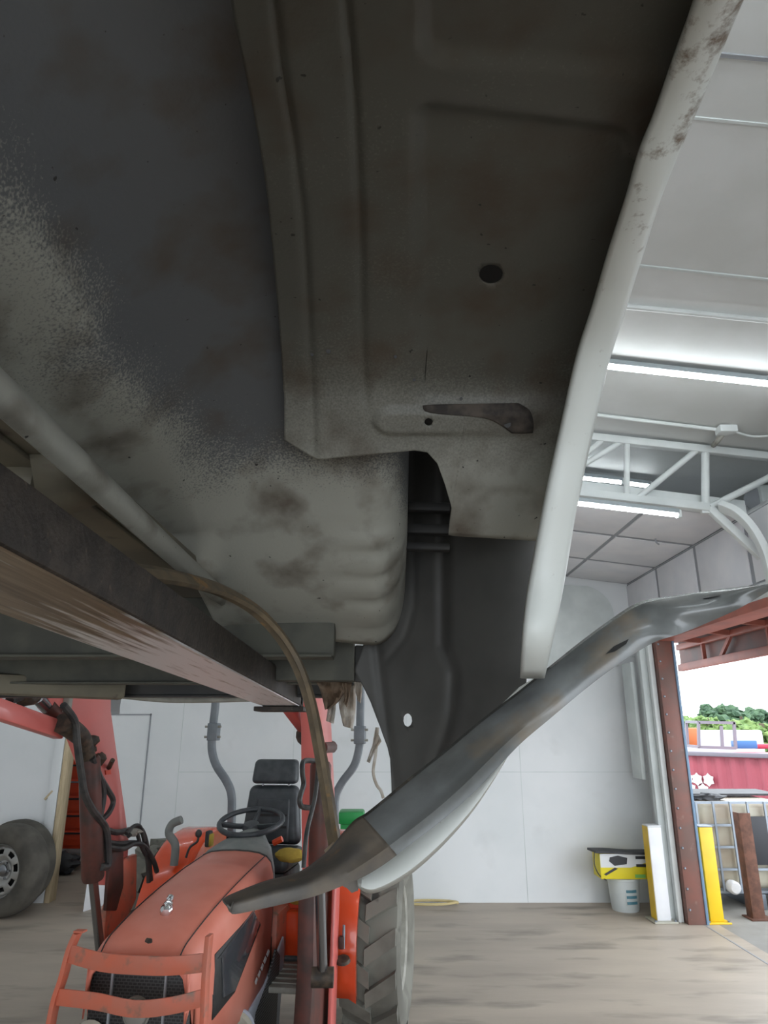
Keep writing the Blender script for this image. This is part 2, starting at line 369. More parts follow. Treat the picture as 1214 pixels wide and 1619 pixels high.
# flush door behind the loader
dpt = W(238, 1131, YB); dL = W(172, 1131, YB)
d1 = struct(MB().span((dL.x, YB - .012, .02), (dpt.x, YB, dpt.z)).build('door_1', 'white_wall', smooth=0))
for a, b in (((dpt.x, YB - .018, 0), (dpt.x + .012, YB, dpt.z + .02)), ((dL.x, YB - .018, dpt.z), (dpt.x + .012, YB, dpt.z + .015))):
    MB().span(a, b).build('door_gap', 'grid_grey', d1, smooth=0)
# edge post of the doorway, room behind
struct(MB().span((dx0 - .012, YB - .03, 0), (dx0 + .04, YB + .13, 2.1)).build('trim_1', 'wood_edge', bevel=.004))
struct(MB().span((dx0 - .12, YB - .025, 0), (dx0 - .018, YB, 2.1)).build('trim_2', 'white_wall', bevel=.004))
struct(MB().span((-5.2, 10.6, 0), (0, 10.7, 3)).build('wall_far_room', 'white_wall', smooth=0))
struct(MB().span((-5.2, YB + .12, 2.6), (0, 10.6, 2.7)).build('ceiling_far_room', 'white_ceiling', smooth=0))
struct(MB().span((-1.2, YB + .12, 0), (-1.1, 10.6, 2.6)).build('wall_far_room_side', 'white_wall', smooth=0))
# left wall and rear wall with an open bay behind the photographer
struct(MB().span((-5.3, -5, 0), (-5.2, 13, 4.6)).build('wall_left', 'white_wall', smooth=0))
wr = MB(); wr.span((-5.2, -5.1, 0), (-2.0, -5, 4.6)); wr.span((2.7, -5.1, 0), (XW + .2, -5, 4.6)); wr.span((-2, -5.1, 3.3), (2.7, -5, 4.6))
struct(wr.build('wall_rear', 'white_wall', smooth=0))
# right wall with its open bay door (y 2.6..7.1)
YJ = 7.08; HZ = 2.58
wr = MB(); wr.span((XW, YJ, 0), (XW + .12, YB + .12, 3.3)); wr.span((XW, -5, 0), (XW + .12, 2.6, 3.3)); wr.span((XW, 2.6, HZ + .03), (XW + .12, YJ, 3.3)); wr.span((XW + .6, -5, 3.2), (XW + .72, 13, 4.3)); wr.span((XW, -5, 3.275), (XW + .6, 13, 3.3))
wrt = struct(wr.build('wall_right', 'white_wall', smooth=0))
for a, b in ((7.84, 6.93), (6.90, 6.02), (5.99, 5.12), (5.09, 4.2), (4.17, 3.3), (3.27, 2.4)):
    MB().span((XW - .012, b + .015, HZ + .16), (XW + .001, a - .015, tilez(XW) - .012)).build('wall_panel', 'tile_white', wrt, bevel=.003)
MB().span((XW - .004, 2.6, HZ + .14), (XW, YB, 3.27)).build('backing', 'grid_grey', wrt, smooth=0)
# red header beam + red jamb with bolts + pale posts
hd = struct(MB().span((XW - .05, 2.6, HZ - .05), (XW + .2, YJ + .05, HZ + .02)).build('trim_3', 'red_truss', bevel=.006))
struct(MB().span((XW - .03, 2.6, HZ + .02), (XW, YB, HZ + .14)).build('trim_4', 'trim_pale', bevel=.006))
jb = struct(MB().span((XW - .075, YJ - .1, 0), (XW + .085, YJ + .02, HZ - .03)).build('trim_5', 'red_brown_steel', bevel=.004))
for i in range(15):
    MB().lathe([(0, .012), (.007, .01), (.011, .004), (.012, 0)], (XW - .05, YJ - .1, .12 + i * .17), (0, -1, 0), 8).build('bolt', 'galv', jb)
struct(MB().span((XW + .085, YJ - .11, 0), (XW + .11, YJ + .02, HZ - .03)).build('trim_6', 'blue_trim', bevel=.004))
struct(MB().span((XW - .19, YJ + .06, 0), (XW - .08, YJ + .14, HZ + .1)).build('trim_7', 'trim_pale', bevel=.006))
struct(MB().span((XW - .13, YJ - .02, 0), (XW - .08, YJ + .05, HZ)).build('trim_8', 'white_steel', bevel=.006))
struct(MB().span((XW - .24, YJ + .22, 1.2), (XW - .2, YJ + .5, 2.35)).build('trim_9', 'trim_pale', bevel=.006))
# ceiling: near roof, dropped tile ceiling at the far end
rf = MB(); 
xs = [-5.3, -1.2, XW + .75]
rf.grid([[(x, -5.1, roofz(x)) for x in xs], [(x, 13, roofz(x)) for x in xs]]); rf.grid([[(x, -5.1, roofz(x) + .12) for x in xs], [(x, 13, roofz(x) + .12) for x in xs]])
ceil = struct(rf.build('ceiling', 'white_ceiling', smooth=0))
sl = math.atan(.13)
def slope_box(mb, x0, x1, y0, y1, dz0, dz1, f=roofz):
    z0, z1 = f(x0), f(x1)
    mb.add([(x0,y0,z0+dz0),(x1,y0,z1+dz0),(x1,y1,z1+dz0),(x0,y1,z0+dz0),(x0,y0,z0+dz1),(x1,y0,z1+dz1),(x1,y1,z1+dz1),(x0,y1,z0+dz1)],
           [(0,3,2,1),(4,5,6,7),(0,1,5,4),(1,2,6,5),(2,3,7,6),(3,0,4,7)]); return mb
for y in (-2.4, -1.2, -.1, 1.0, 2.1): slope_box(MB(), -1.2, XW, y, y + .012, -.006, .01).build('roof_seam', 'trim_pale', ceil, smooth=0)
yy = [(W(1100, 428, 3.0).y)]
for (u, v) in ((1170, 85), (1100, 427)):
    d = ray(u, v); t = 1.0
    for _ in range(30): t = (roofz(d.x * t) - CAMZ) / d.z
    slope_box(MB(), -1.2, XW, d.y * t, d.y * t + .015, -.008, .01).build('roof_seam', 'grid_grey' if v < 200 else 'trim_pale', ceil, smooth=0)
def on_roof(u, v, drop=0):
    d = ray(u, v); t = .004
    for _ in range(40): t = (roofz(d.x * t) - drop - CAMZ) / d.z
    return Vector((0, 0, CAMZ)) + d * t
# dropped tiles
xl = [-1.35, -.66, .03, .73, 1.42, 2.11, XW]; yl = [5.12, 6.02, 6.93, YB]
tb = MB()
z0, z1 = tilez(-1.35), tilez(XW)
slope_box(tb, -1.35, XW, 5.1, YB, .012, .03, tilez)
tc_ = struct(tb.build('ceiling_dropped', 'grid_grey', smooth=0))
for i in range(len(xl) - 1):
    for j in range(3):
        slope_box(MB(), xl[i] + .02, xl[i+1] - .02, yl[j] + .034, yl[j+1] - .034, 0.004, .013, tilez).build('ceiling_tile', 'tile_white', tc_, bevel=.003)
slope_box(MB(), -1.35, XW, 5.06, 5.11, -.01, .12, tilez).build('fascia', 'white_steel', tc_, bevel=.004)
# roof truss
tr = thing('roof_truss', 'white steel web truss crossing below the ceiling with a knee brace', 'truss', (0, 5.0, 3.3))
def tpt(u, v, Y=4.98): return W(u, v, Y)
a = tpt(1214, 722); b = tpt(920, 690); k = (a.z - b.z) / (a.x - b.x)
def topc(x): return b.z + k * (x - b.x)
p0 = tpt(1120, 803); p1 = tpt(905, 778); kb = (p0.z - p1.z) / (p0.x - p1.x)
def botc(x): return p0.z + kb * (x - p0.x)
MB().bar([(-1.4, 4.98, topc(-1.4)), (XW + .58, 4.98, topc(XW + .58))], .06, .06).build('top_chord', 'white_steel', tr, True, bevel=.004)
MB().bar([(-1.4, 4.98, botc(-1.4)), (p0.x, 4.98, p0.z)], .06, .06).build('bottom_chord', 'white_steel', tr, True, bevel=.004)
for (s, e, r) in (((991, 697), (991, 788), .024), ((1115, 706), (1115, 800), .03), ((985, 697), (905, 745), .022), ((1106, 708), (1010, 786), .024), ((1122, 802), (1240, 743), .027)):
    MB().tube([tpt(*s), tpt(*e)], r, 10).build('web_member', 'white_steel', tr, True)
for x in (.0, .62, 1.24): 
    MB().tube([(x, 4.98, topc(x)), (x, 4.98, botc(x))], .025, 8).build('web_member', 'white_steel', tr, True)
    MB().tube([(x + .5, 4.98, topc(x + .5)), (x, 4.98, botc(x))], .022, 8).build('web_member', 'white_steel', tr, True)
MB().bar([p0, tpt(1225, 900)], .06, .05).build('knee_brace', 'white_steel', tr, True, bevel=.004)
MB().box(p0, (.12, .03, .09)).build('gusset', 'white_steel', tr, True, bevel=.004)
# curved rib beside the knee brace
rb = [W(1138, 800, 4.93), W(1165, 812, 4.85), W(1190, 838, 4.8), W(1208, 872, 4.78), W(1218, 910, 4.76), W(1224, 950, 4.74)]
o = MB().bar(smooth_path(rb, 4), .10, .05, up=(0, 1, 0)).build('curved_rib', 'white_steel', bevel=.005)
tag(o, 'curved white steel rib bending down the side wall by the truss knee', 'steel rib')
# fluorescent lamps on the ceiling
def lamp(a, b, label, drop=.03, r=.017):
    a = Vector(a); b = Vector(b); t = thing('tube_lamp', label, 'lamp', tuple((a + b) / 2), 0, 'fluorescent tube lamps')
    MB().tube([a, b], r, 10).build('tube', 'tube_glow', t, True)
    up = Vector((0, .015, drop)); MB().bar([a + up, b + up], .035, .07).build('housing', 'lamp_grey', t, True, bevel=.005)
    for e in (a, b): MB().box(e + Vector((0, .008, .012)), (.03, .05, .06)).build('end_cap', 'white_steel', t, True, bevel=.004)
q0 = on_roof(958, 579, .07); q1 = on_roof(1214, 607, .07); dv = (q1 - q0)
lamp(q0 - dv * .9, q1 + dv * .25, 'long bright tube lamp on the near white ceiling, uppermost in view')
l0 = W(905, 795, 4.9); l1 = W(1074, 815, 4.9); lamp(l0 - (l1 - l0) * .6, l1, 'bright tube lamp slung under the truss bottom chord')
l0 = W(912, 755, 5.75); l1 = W(984, 763, 5.75); lamp(l0 - (l1 - l0) * 1.2, l1, 'short glowing tube seen through the truss, left of its upright')
l0 = W(990, 764, 5.75); l1 = W(1028, 769, 5.75); lamp(l0, l1, 'short glowing tube seen through the truss, right of its upright')
for i, y in enumerate((1.2, -1.2, -3.2)):  # out-of-view lamps added to light the room, like the visible tubes
    for x in (-3.2, .9):
        lamp((x - .9, y, roofz(x - .9) - .08), (x + .9, y, roofz(x + .9) - .08), 'unseen added tube lamp on the ceiling %s the photographer, %s row' % ('left of' if x < 0 else 'above', ('first', 'second', 'third')[i]))
for x in (-3.4, -1.9): lamp((x - .9, 3.9, roofz(x - .9) - .08), (x + .4, 3.9, roofz(x + .4) - .08), 'unseen added tube lamp over the tractor %s' % ('nearer the side wall' if x < -3 else 'nearer the truck bed'))  # hidden lamps added as further light sources
lamp((-3.4, 6.6, roofz(-3.4) - .08), (-1.9, 6.6, roofz(-1.9) - .08), 'unseen added tube lamp over the back wall door')  # another hidden lamp added for its light
lamp((-3.9, 8.9, 2.55), (-2.4, 8.9, 2.55), 'unseen added tube lamp in the room behind the doorway')  # unseen lamp added to brighten the red tool chest
# conduits
cd = thing('conduit', 'thin white conduit with a junction box on the ceiling before the truss', 'conduit', tuple(on_roof(1000, 663, .02)))
c0 = on_roof(935, 655, .02); c1 = on_roof(1140, 680, .02)
MB().tube([c0 - (c1 - c0), c1], .014, 8).build('pipe', 'white_steel', cd, True)
MB().box(on_roof(1148, 680, .03), (.13, .09, .055)).build('junction_box', 'white_steel', cd, True, bevel=.006)
MB().tube(smooth_path([on_roof(1160, 682, .02), on_roof(1190, 690, .03), on_roof(1230, 688, .02)], 4), .008, 8).build('cable', 'white_steel', cd, True)
MB().tube(smooth_path([on_roof(1143, 686, .04), on_roof(1135, 696, .08), on_roof(1128, 704, .05)], 4), .02, 8).build('elbow', 'step_grey', cd, True)
pp = on_roof(985, 484, .025); pq = on_roof(1214, 507, .025)
o = MB().tube([pp - (pq - pp), pq + (pq - pp) * .3], .016, 8).build('ceiling_pipe', 'white_steel'); tag(o, 'thin white pipe along the ceiling above the long tube lamp', 'pipe')
# heater box at the right edge
ht = thing('unit_heater', 'pale unit heater hung at the right edge behind the truss', 'heater', tuple(W(1205, 790, 5.6)))
MB().box(W(1212, 792, 5.6), (.22, .25, .22)).build('body', 'trim_pale', ht, True, bevel=.02)
MB().lathe([(.09, 0), (.1, .02), (.085, .03), (.02, .035), (0, .04)], W(1196, 790, 5.55), (-.5, -1, 0), 20).build('fan_grille', 'grid_grey', ht, True)
MB().bar([W(1190, 748, 5.6), W(1222, 752, 5.6)], .02, .02).build('hanger', 'step_grey', ht, True)
MB().bar([W(1191, 748, 5.6), W(1193, 785, 5.6)], .02, .02).build('hanger', 'white_steel', ht, True)
o = MB().tube(smooth_path([W(1037, 848, 5.95), W(1036, 853, 5.95), W(1038, 858, 5.95), W(1042, 861, 5.95)], 4), .008, 6).build('cable_end', 'grid_grey'); tag(o, 'short grey cable end poking out of the ceiling tiles', 'cable')
# canopy with red truss outside the bay door
cn = thing('canopy', 'red steel canopy with web braces outside the bay door', 'canopy', (3.6, 5, HZ))
for a, b, r in (((XW + .75, 2, 2.38), (XW + .75, 8.4, 2.38), .05), ((XW + .75, 2, 2.62), (XW + .75, 8.4, 2.62), .04)):
    MB().bar([a, b], r * 1.6, r * 1.4).build('chord', 'red_truss', cn, True, bevel=.005)
for i in range(9):
    y = 2.3 + i * .68
    MB().bar([(XW + .75, y, 2.62), (XW + .75, y + (.34 if i % 2 else 0), 2.38)], .04, .03).build('web_brace', 'red_truss', cn, True)
    MB().bar([(XW + .3, y, 2.66), (XW + .8, y, 2.62)], .05, .04).build('rafter', 'red_truss', cn, True)
MB().span((XW + .8, 2, 2.36), (XW + .82, 8.5, 2.70)).build('fascia_sheet', 'red_brown_steel', cn, True)
MB().span((XW + .2, 2, 2.7), (XW + 1.1, 8.6, 2.74)).build('roof_sheet', 'red_brown_steel', cn, True)

# ================================================================== OUTSIDE
gy = MB(); ys = [-12, 0, 12, 30, 200]
gy.grid([[(XW + .2, y, 0), (5.2, y, 0), (7, y, -1.25), (20, y, -1.3), (180, y, -3)] for y in ys]); gy.grid([[(x, 13.0, -.01), (x, 200, -3)] for x in (-60, 3.02)])
struct(gy.build('ground', 'yard', smooth=0))
# red container, corrugated, with snow-crystal marks
ct = thing('shipping_container', 'red corrugated container with white snow crystal marks in the yard', 'container', (7.5, 13, -1.3))
cA = W(1062, 1187, 14.5); cB = W(1400, 1210, 11.5); dz = Vector((0, 0, 1)); ux = (cB - cA); ux.z = 0; Lc = ux.length; ux.normalize(); nn = Vector((ux.y, -ux.x, 0))
ztop = cA.z; zbot = -1.25
cor = MB(); pts = []; s = 0
while s < Lc:
    pts += [(s, 0), (s + .07, .04), (s + .14, .04), (s + .21, 0)]; s += .28
rows = [[Vector((cA.x, cA.y, 0)) + ux*a + nn*(b - .04) + dz*z for a, b in pts] for z in (zbot, ztop - .08)]
cor.grid(rows).build('side_panel', 'container_red', ct, True, smooth=0, solid=.01)
def along(a, b, z): return Vector((cA.x, cA.y, 0)) + ux*a + nn*b + dz*z
MB().bar([along(0, .02, ztop - .04), along(Lc, .02, ztop - .04)], .08, .09).build('top_rail', 'frame_pale', ct, True, bevel=.01)
MB().prism([along(0, -.05, zbot), along(Lc, -.05, zbot), along(Lc, -2.3, zbot), along(0, -2.3, zbot)], (0, 0, ztop - zbot - .05)).build('body', 'container_red', ct, True, smooth=0)
def crystal(u, v, r):
    d = ray(u, v); n = nn; o0 = along(0, .012, 0); O = Vector((0, 0, CAMZ)); t = (o0 - O).dot(n) / d.dot(n); c = O + d * t
    poly = []
    for k in range(12):
        a = math.pi * k / 6; rr = r if k % 2 == 0 else r * .74; poly.append(c + ux * (rr * math.sin(a)) + dz * (rr * math.cos(a)))
    MB().prism(poly, nn * .004).build('snow_mark', 'print_white', ct, True, smooth=0)
for (u, v) in ((1102, 1232), (1120, 1233), (1092, 1247), (1087, 1231), (1112, 1249)): crystal(u, v, .12)
# pale frame rack and other goods standing on the container
fr = thing('metal_rack', 'pale open metal frame standing on the red container', 'rack', tuple(W(1120, 1184, 14.6)))
def yr(u, v, Y=14.6): return W(u, v, Y)
for q in (((1105, 1182), (1104, 1142)), ((1163, 1184), (1160, 1142)), ((1142, 1182), (1140, 1148)), ((1087, 1179), (1085, 1141))):
    MB().bar([yr(*q[0], 14.2 if q[0][0] != 1087 else 15.2), yr(*q[1], 14.2 if q[0][0] != 1087 else 15.2)], .05, .05).build('post', 'frame_pale', fr, True)
for q in (((1104, 1142), (1161, 1143)), ((1105, 1181), (1163, 1183))): MB().bar([yr(*q[0], 14.2), yr(*q[1], 14.2)], .055, .05).build('rail', 'frame_pale', fr, True)
for q in (((1104, 1142), (1085, 1141)), ((1105, 1181), (1087, 1179))): MB().bar([yr(*q[0], 14.2), yr(*q[1], 15.2)], .05, .05).build('rail', 'frame_pale', fr, True)
tl_ = W(1150, 1169, 19)
o = thing('box_trailer', 'white box trailer standing in the yard behind the metal rack', 'trailer', (tl_.x, tl_.y, -1.3))
MB().span((tl_.x - .8, tl_.y - .3, tl_.z - 1.3), (tl_.x + .8, tl_.y + 1.2, tl_.z + .23)).build('box_body', 'far_white', o, True, bevel=.04)
for dx_ in (-.5, .5): MB().lathe([(.0, -.1), (.3, -.1), (.33, 0), (.3, .1), (0, .1)], (tl_.x + dx_, tl_.y + .4, -.97), (0, 1, 0), 20).build('wheel', 'tyre', o, True)
MB().span((tl_.x - .8, tl_.y, -1.0), (tl_.x + .8, tl_.y + .9, tl_.z - 1.28)).build('chassis', 'black_metal', o, True)
o = MB().box(W(1176, 1177, 15.2), (.42, .3, .16)).build('blue_crate', 'far_blue', bevel=.02); tag(o, 'small blue crate on the red container beside the rack', 'crate')
o = MB().box(W(1206, 1180, 15.6), (.35, .3, .1)).build('red_cover', 'far_red', bevel=.03); tag(o, 'small red cover on the container at the right edge', 'cover')
o = MB().box(W(1091, 1166, 15.6), (.25, .3, .40)).build('orange_crate', 'far_orange', bevel=.03); tag(o, 'orange crate seen through the left end of the rack', 'crate')
# trees
def tree(u, v, Y, rx, m, label):
    top = W(u, v, Y); t = thing('tree', label, 'tree', (top.x, Y, -3), 0, 'trees beyond the yard'); mb = MB(); hh = top.z + 2
    for i in range(80):
        a = random.uniform(0, 6.28); q = random.random() ** .5; zz = random.uniform(.15, .86)
        mb.ico((top.x + rx * q * math.cos(a) * (1.1 - .5 * zz), Y + rx * .6 * q * math.sin(a), -2 + hh * zz), rx * random.uniform(.13, .24), 2, .8, (1, 1, .8))
    mb.build('crown', m, t, True, smooth=0)
    MB().tube([(top.x, Y, -3), (top.x, Y, hh * .5)], .25, 8).build('trunk', 'bark', t, True)
tree(1134, 1106, 95, 3.3, 'leaf_dark', 'tall dark tree above the metal rack')
tree(1098, 1128, 90, 3.2, 'leaf_mid', 'light green tree beside the door jamb')
tree(1170, 1119, 92, 3.8, 'leaf_dark', 'broad dark tree right of the tallest one')
tree(1165, 1132, 80, 3.4, 'leaf_mid', 'light green bushy tree behind the metal rack right end')
tree(1116, 1126, 86, 2.6, 'leaf_mid', 'small bright green tree under the tallest tree')
tree(1211, 1116, 98, 3.6, 'leaf_dark', 'dark tree at the right edge of the photograph')
tree(1203, 1142, 76, 3.0, 'leaf_mid', 'low yellowish green tree at the right edge')
# IBC tote with cage
tx0, tx1, ty0, ty1, th = 3.16, 4.2, 7.5, 8.5, 1.0
tt = thing('tote_tank', 'cream plastic tote tank in a galvanised cage outside the door', 'tank', (3.7, 8, 0))
MB().span((tx0 + .04, ty0 + .04, .17), (tx1 - .04, ty1 - .04, th - .03)).build('tank', 'tote_plastic', tt, True, bevel=.07, seg=4)
for z in (.16, .36, .56, .76, .97):
    MB().bar([(tx0, ty0, z), (tx1, ty0, z)], .022, .022).build('cage_bar', 'galv', tt, True); MB().bar([(tx0, ty0, z), (tx0, ty1, z)], .022, .022).build('cage_bar', 'galv', tt, True)
for i in range(7):
    x = tx0 + (tx1 - tx0) * i / 6; MB().bar([(x, ty0 - .01, .16), (x, ty0 - .01, .98)], .02, .02, up=(1, 0, 0)).build('cage_bar', 'galv', tt, True)
    y = ty0 + (ty1 - ty0) * i / 6; MB().bar([(tx0 - .01, y, .16), (tx0 - .01, y, .98)], .02, .02, up=(1, 0, 0)).build('cage_bar', 'galv', tt, True)
for x in (tx0 + .08, tx1 - .08, (tx0 + tx1) / 2): MB().span((x - .06, ty0, 0), (x + .06, ty1, .14)).build('pallet_foot', 'galv', tt, True, bevel=.01)
MB().lathe([(.06, 0), (.06, .08), (.045, .1), (0, .1)], (tx0 + .25, ty0, .21), (0, -1, 0), 14).build('valve', 'white_paint', tt, True)
MB().span((tx0 + .42, ty0 - .02, .40), (tx0 + .9, ty0 + .01, .84)).build('label_plate', 'print_black', tt, True, bevel=.004)
for i, (u, v, r) in enumerate(((1122, 1268, .10), (1108, 1266, .08))):
    o = MB().ico(W(u, v, 7.75) + Vector((0, 0, .03 if i else .045)), r, 3, .35, (1.5, 1, .45)).build('black_bag', 'bag_black'); tag(o, ['crumpled black bag on top of the tote tank', 'smaller black bag on the tote tank next to the jamb'][i], 'bag')
o = MB().prism([(3.3, 8.0, .99), (4.3, 8.0, .99), (4.3, 8.5, 1.0), (3.3, 8.5, 1.0)], (0, 0, .02)).build('dark_sheet', 'bag_black'); tag(o, 'dark sheet lying tilted on the tote tank', 'sheet')
o = MB().box((4.05, 7.2, .12), (.4, .3, .24)).build('white_carton', 'white_paint', bevel=.02); tag(o, 'white carton on the ground right of the rusty post', 'carton')
# rusty post and bollards
ps = thing('rusty_post', 'rusty brown steel post standing before the tote tank', 'post', (3.47, 7.2, 0))
MB().prism([(3.415, 7.15, .01), (3.53, 7.15, .01), (3.53, 7.165, .01), (3.43, 7.165, .01), (3.43, 7.27, .01), (3.415, 7.27, .01)], (0, 0, .9)).build('angle_iron', 'rusty', ps, True, bevel=.003)
MB().span((3.38, 7.1, 0), (3.6, 7.3, .012)).build('base_plate', 'rusty', ps, True, bevel=.004)
def bollard(x, y, m, label, capm):
    t = thing('bollard', label, 'bollard', (x, y, 0), R(3), 'square steel bollards at the bay door')
    MB().span((-.11, -.11, 0), (.11, .11, .014)).build('base_plate', 'beige_pipe' if m == 'white_paint' else 'yellow_paint', t, bevel=.004)
    MB().span((-.065, -.065, .014), (.065, .065, .80)).build('post', m, t, bevel=.008)
    MB().span((-.066, -.066, .80), (.066, .066, .812)).build('cap', capm, t, bevel=.004)
    if m == 'white_paint': MB().span((-.0675, -.055, .02), (-.0645, .065, .80)).build('worn_side', 'yellow_paint', t)
    for sx in (-1, 1): MB().lathe([(.012, 0), (.012, .012), (0, .012)], (sx * .092, -.09, .014), (0, 0, 1), 6).build('anchor_bolt', 'galv', t)
bollard(2.555, 7.12, 'white_paint', 'white square bollard with yellow side inside the bay door', 'white_card')
bollard(3.03, 7.1, 'yellow_paint', 'bright yellow square bollard outside the red jamb', 'galv')
# bucket and yellow tool box
bk = thing('bucket', 'white plastic bucket with blue print beneath the yellow box', 'bucket', (2.36, 7.52, 0))
MB().lathe([(0, 0), (.125, 0), (.13, .01), (.152, .27), (.16, .275), (.16, .29), (.15, .295), (.145, .28), (.12, .02), (0, .02)], (2.36, 7.52, 0), (0, 0, 1), 28).build('pail', 'bucket_white', bk, True)
for i in range(3):
    vs = []
    for k in range(7):
        a = R(-100 + k * 7); vs.append((2.36 + .1485 * math.cos(a), 7.52 + .1485 * math.sin(a)))
    MB().grid([[(x, y, .20 - i * .05) for x, y in vs], [(x, y, .175 - i * .05) for x, y in vs]]).build('print_line', 'print_blue', bk, True)
bx = thing('tool_box_carton', 'yellow and white tool carton with black machine picture on the bucket', 'box', (2.3, 7.45, .3))
bm_ = MB().span((2.10, 7.36, .297), (2.62, 7.6, .52)).build('carton', 'yellow_card', bx, True, bevel=.006)
MB().prism([(2.105, 7.358, .52), (2.105, 7.358, .40), (2.40, 7.358, .40), (2.615, 7.358, .46), (2.615, 7.358, .52)], (0, .003, 0)).build('white_print', 'white_card', bx, True)
MB().prism([(2.19, 7.356, .455), (2.24, 7.356, .415), (2.36, 7.356, .43), (2.37, 7.356, .485), (2.28, 7.356, .505), (2.2, 7.356, .49)], (0, .003, 0)).build('machine_picture', 'print_black', bx, True)
MB().prism([(2.13, 7.356, .34), (2.24, 7.356, .40), (2.27, 7.356, .39), (2.15, 7.356, .33)], (0, .003, 0)).build('machine_picture', 'print_black', bx, True)
MB().span((2.45, 7.355, .475), (2.6, 7.358, .50)).build('print_word', 'print_black', bx, True); MB().span((2.45, 7.355, .405), (2.6, 7.358, .43)).build('print_word', 'print_black', bx, True)
MB().span((2.43, 7.355, .31), (2.53, 7.358, .34)).build('print_word', 'print_green', bx, True)
MB().bar(smooth_path([(2.04, 7.4, .545), (2.2, 7.42, .54), (2.4, 7.42, .528), (2.64, 7.42, .528)], 4), .02, .2).build('lid_flap', 'bag_black', bx, True)
MB().tube(smooth_path([(2.06, 7.38, .53), (2.05, 7.37, .42), (2.09, 7.37, .33), (2.15, 7.36, .29)], 5), .005, 6).build('cord', 'bag_black', bx, True)
# hose coil on the floor by the wall
hs = []
for k in range(60):
    a = k / 60 * 4 * math.pi; c = WZ(682, 1430, .015); hs.append(c + Vector((.26 * math.cos(a) + .02 * math.sin(3 * a), .1 * math.sin(a), .012 + .012 * (k % 30) / 30)))
o = MB().tube(hs, .012, 6).build('hose_coil', 'hose_yellow'); tag(o, 'pale yellow hose coiled on the floor at the back wall', 'hose')

# ================================================================== LEFT BACKGROUND
def spare(loc, rotz, label):
    t = thing('spare_wheel', label, 'wheel', loc, rotz, 'spare wheels against the wall')
    Rw, wd = .40, .26
    MB().lathe([(.235, -.11), (.25, -.125), (.30, -.132), (.36, -.125), (.39, -.10), (.402, -.06), (.405, 0), (.402, .06), (.39, .10), (.36, .125), (.30, .132), (.25, .125), (.235, .11), (.225, 0)], (0, 0, Rw), (0, 1, 0), 48, True).build('tyre', 'tyre', t)
    rim = MB(); rim.lathe([(.245, -.105), (.235, -.12), (.225, -.10), (.215, -.06), (.215, .1), (.235, .11), (.24, .1)], (0, 0, Rw), (0, 1, 0), 40, True)
    rm = rim.build('rim', 'rim_silver', t)
    # disc with eight windows
    sg = 64; rows = []
    rad = [(.05, -.055), (.085, -.05), (.12, -.075), (.145, -.085), (.185, -.075), (.218, -.065)]
    rows = [[Vector((r * math.cos(2*math.pi*k/sg), h, Rw + r * math.sin(2*math.pi*k/sg))) for k in range(sg + 1)] for r, h in rad]
    MB().grid(rows, skip=lambda i, j: i == 3 and (j % 8) in (0, 1, 2, 3)).build('disc', 'rim_silver', rm, solid=.006)
    MB().lathe([(.05, 0), (.05, -.02), (.035, -.03), (0, -.03)], (0, -.05, Rw), (0, 1, 0), 20).build('hub_cap', 'dark_chrome', rm)
    for k in range(6):
        a = k * math.pi / 3; MB().lathe([(.01, 0), (.01, -.025), (0, -.025)], (.075 * math.cos(a), -.05, Rw + .075 * math.sin(a)), (0, 1, 0), 6).build('lug_nut', 'dark_chrome', rm)
    MB().lathe([(0, 0), (.2, 0), (.21, -.02)], (0, .06, Rw), (0, 1, 0), 24).build('rim_shade_disc', 'grille_black', rm)  # black disc stands in for the shade inside the wheel
    return t
sp = WZ(8, 1426, 0)
sw = spare((W(13, 1368, YB - .52).x, YB - .52, 0), R(-16), 'front silver-rimmed pickup wheel leaning on the white wall')
dup(sw, (W(24, 1368, YB - .22).x, YB - .22, 0), R(-14), 'rear pickup wheel mostly behind the front one at the wall')
# white board on the floor
bA = WZ(131, 1442, 0); bB = WZ(168, 1430, 0); tA = W(139, 1392, bA.y + .05); 
o = MB().prism([bA, bB, W(176, 1330, bB.y + .1), W(139, 1385, bA.y + .08)], (0, .02, 0)).build('white_board', 'white_paint', bevel=.003); tag(o, 'white board leaning behind the loader cylinder on the floor', 'board')
# wood splinters on the wall
for (a, b, l) in (((71, 1264), (84, 1250), 'thicker tan wood sliver stuck on the white wall'), ((92, 1225), (99, 1233), 'faint small tan sliver higher on the white wall')):
    o = MB().bar([W(*a, YB - .012), W(*b, YB - .012)], .02, .028 if 'thick' in l else .012).build('wood_sliver', 'wood_edge'); tag(o, l, 'sliver')
# red tool chest in the far room
cc = WZ(120, 1365, 0)
ch = thing('tool_chest', 'bright red tool chest seen through the doorway', 'tool chest', (cc.x, 9.6, 0))
MB().span((cc.x - .35, 9.4, .25), (cc.x + .45, 9.9, 1.35)).build('cabinet', 'chest_red', ch, True, bevel=.01)
for i in range(5): MB().span((cc.x - .33, 9.38, .29 + i * .2), (cc.x + .43, 9.4, .46 + i * .2)).build('drawer', 'chest_red', ch, True, bevel=.005); MB().span((cc.x - .3, 9.36, .42 + i * .2), (cc.x + .4, 9.385, .44 + i * .2)).build('drawer_pull', 'galv' if i == 3 else 'print_black', ch, True)
for x in (-.28, .38): MB().lathe([(.06, -.02), (.06, .02)], (cc.x + x, 9.45, .06), (1, 0, 0), 14).build('caster', 'hose_black', ch, True); MB().span((cc.x + x - .03, 9.42, .1), (cc.x + x + .03, 9.5, .25)).build('caster_fork', 'galv', ch, True)
o = MB().ico((cc.x + .1, 9.2, .12), .14, 3, .4, (1.6, 1, .8)).build('dark_rag_pile', 'bag_black'); tag(o, 'dark rag heap on the floor before the red tool chest', 'rags')

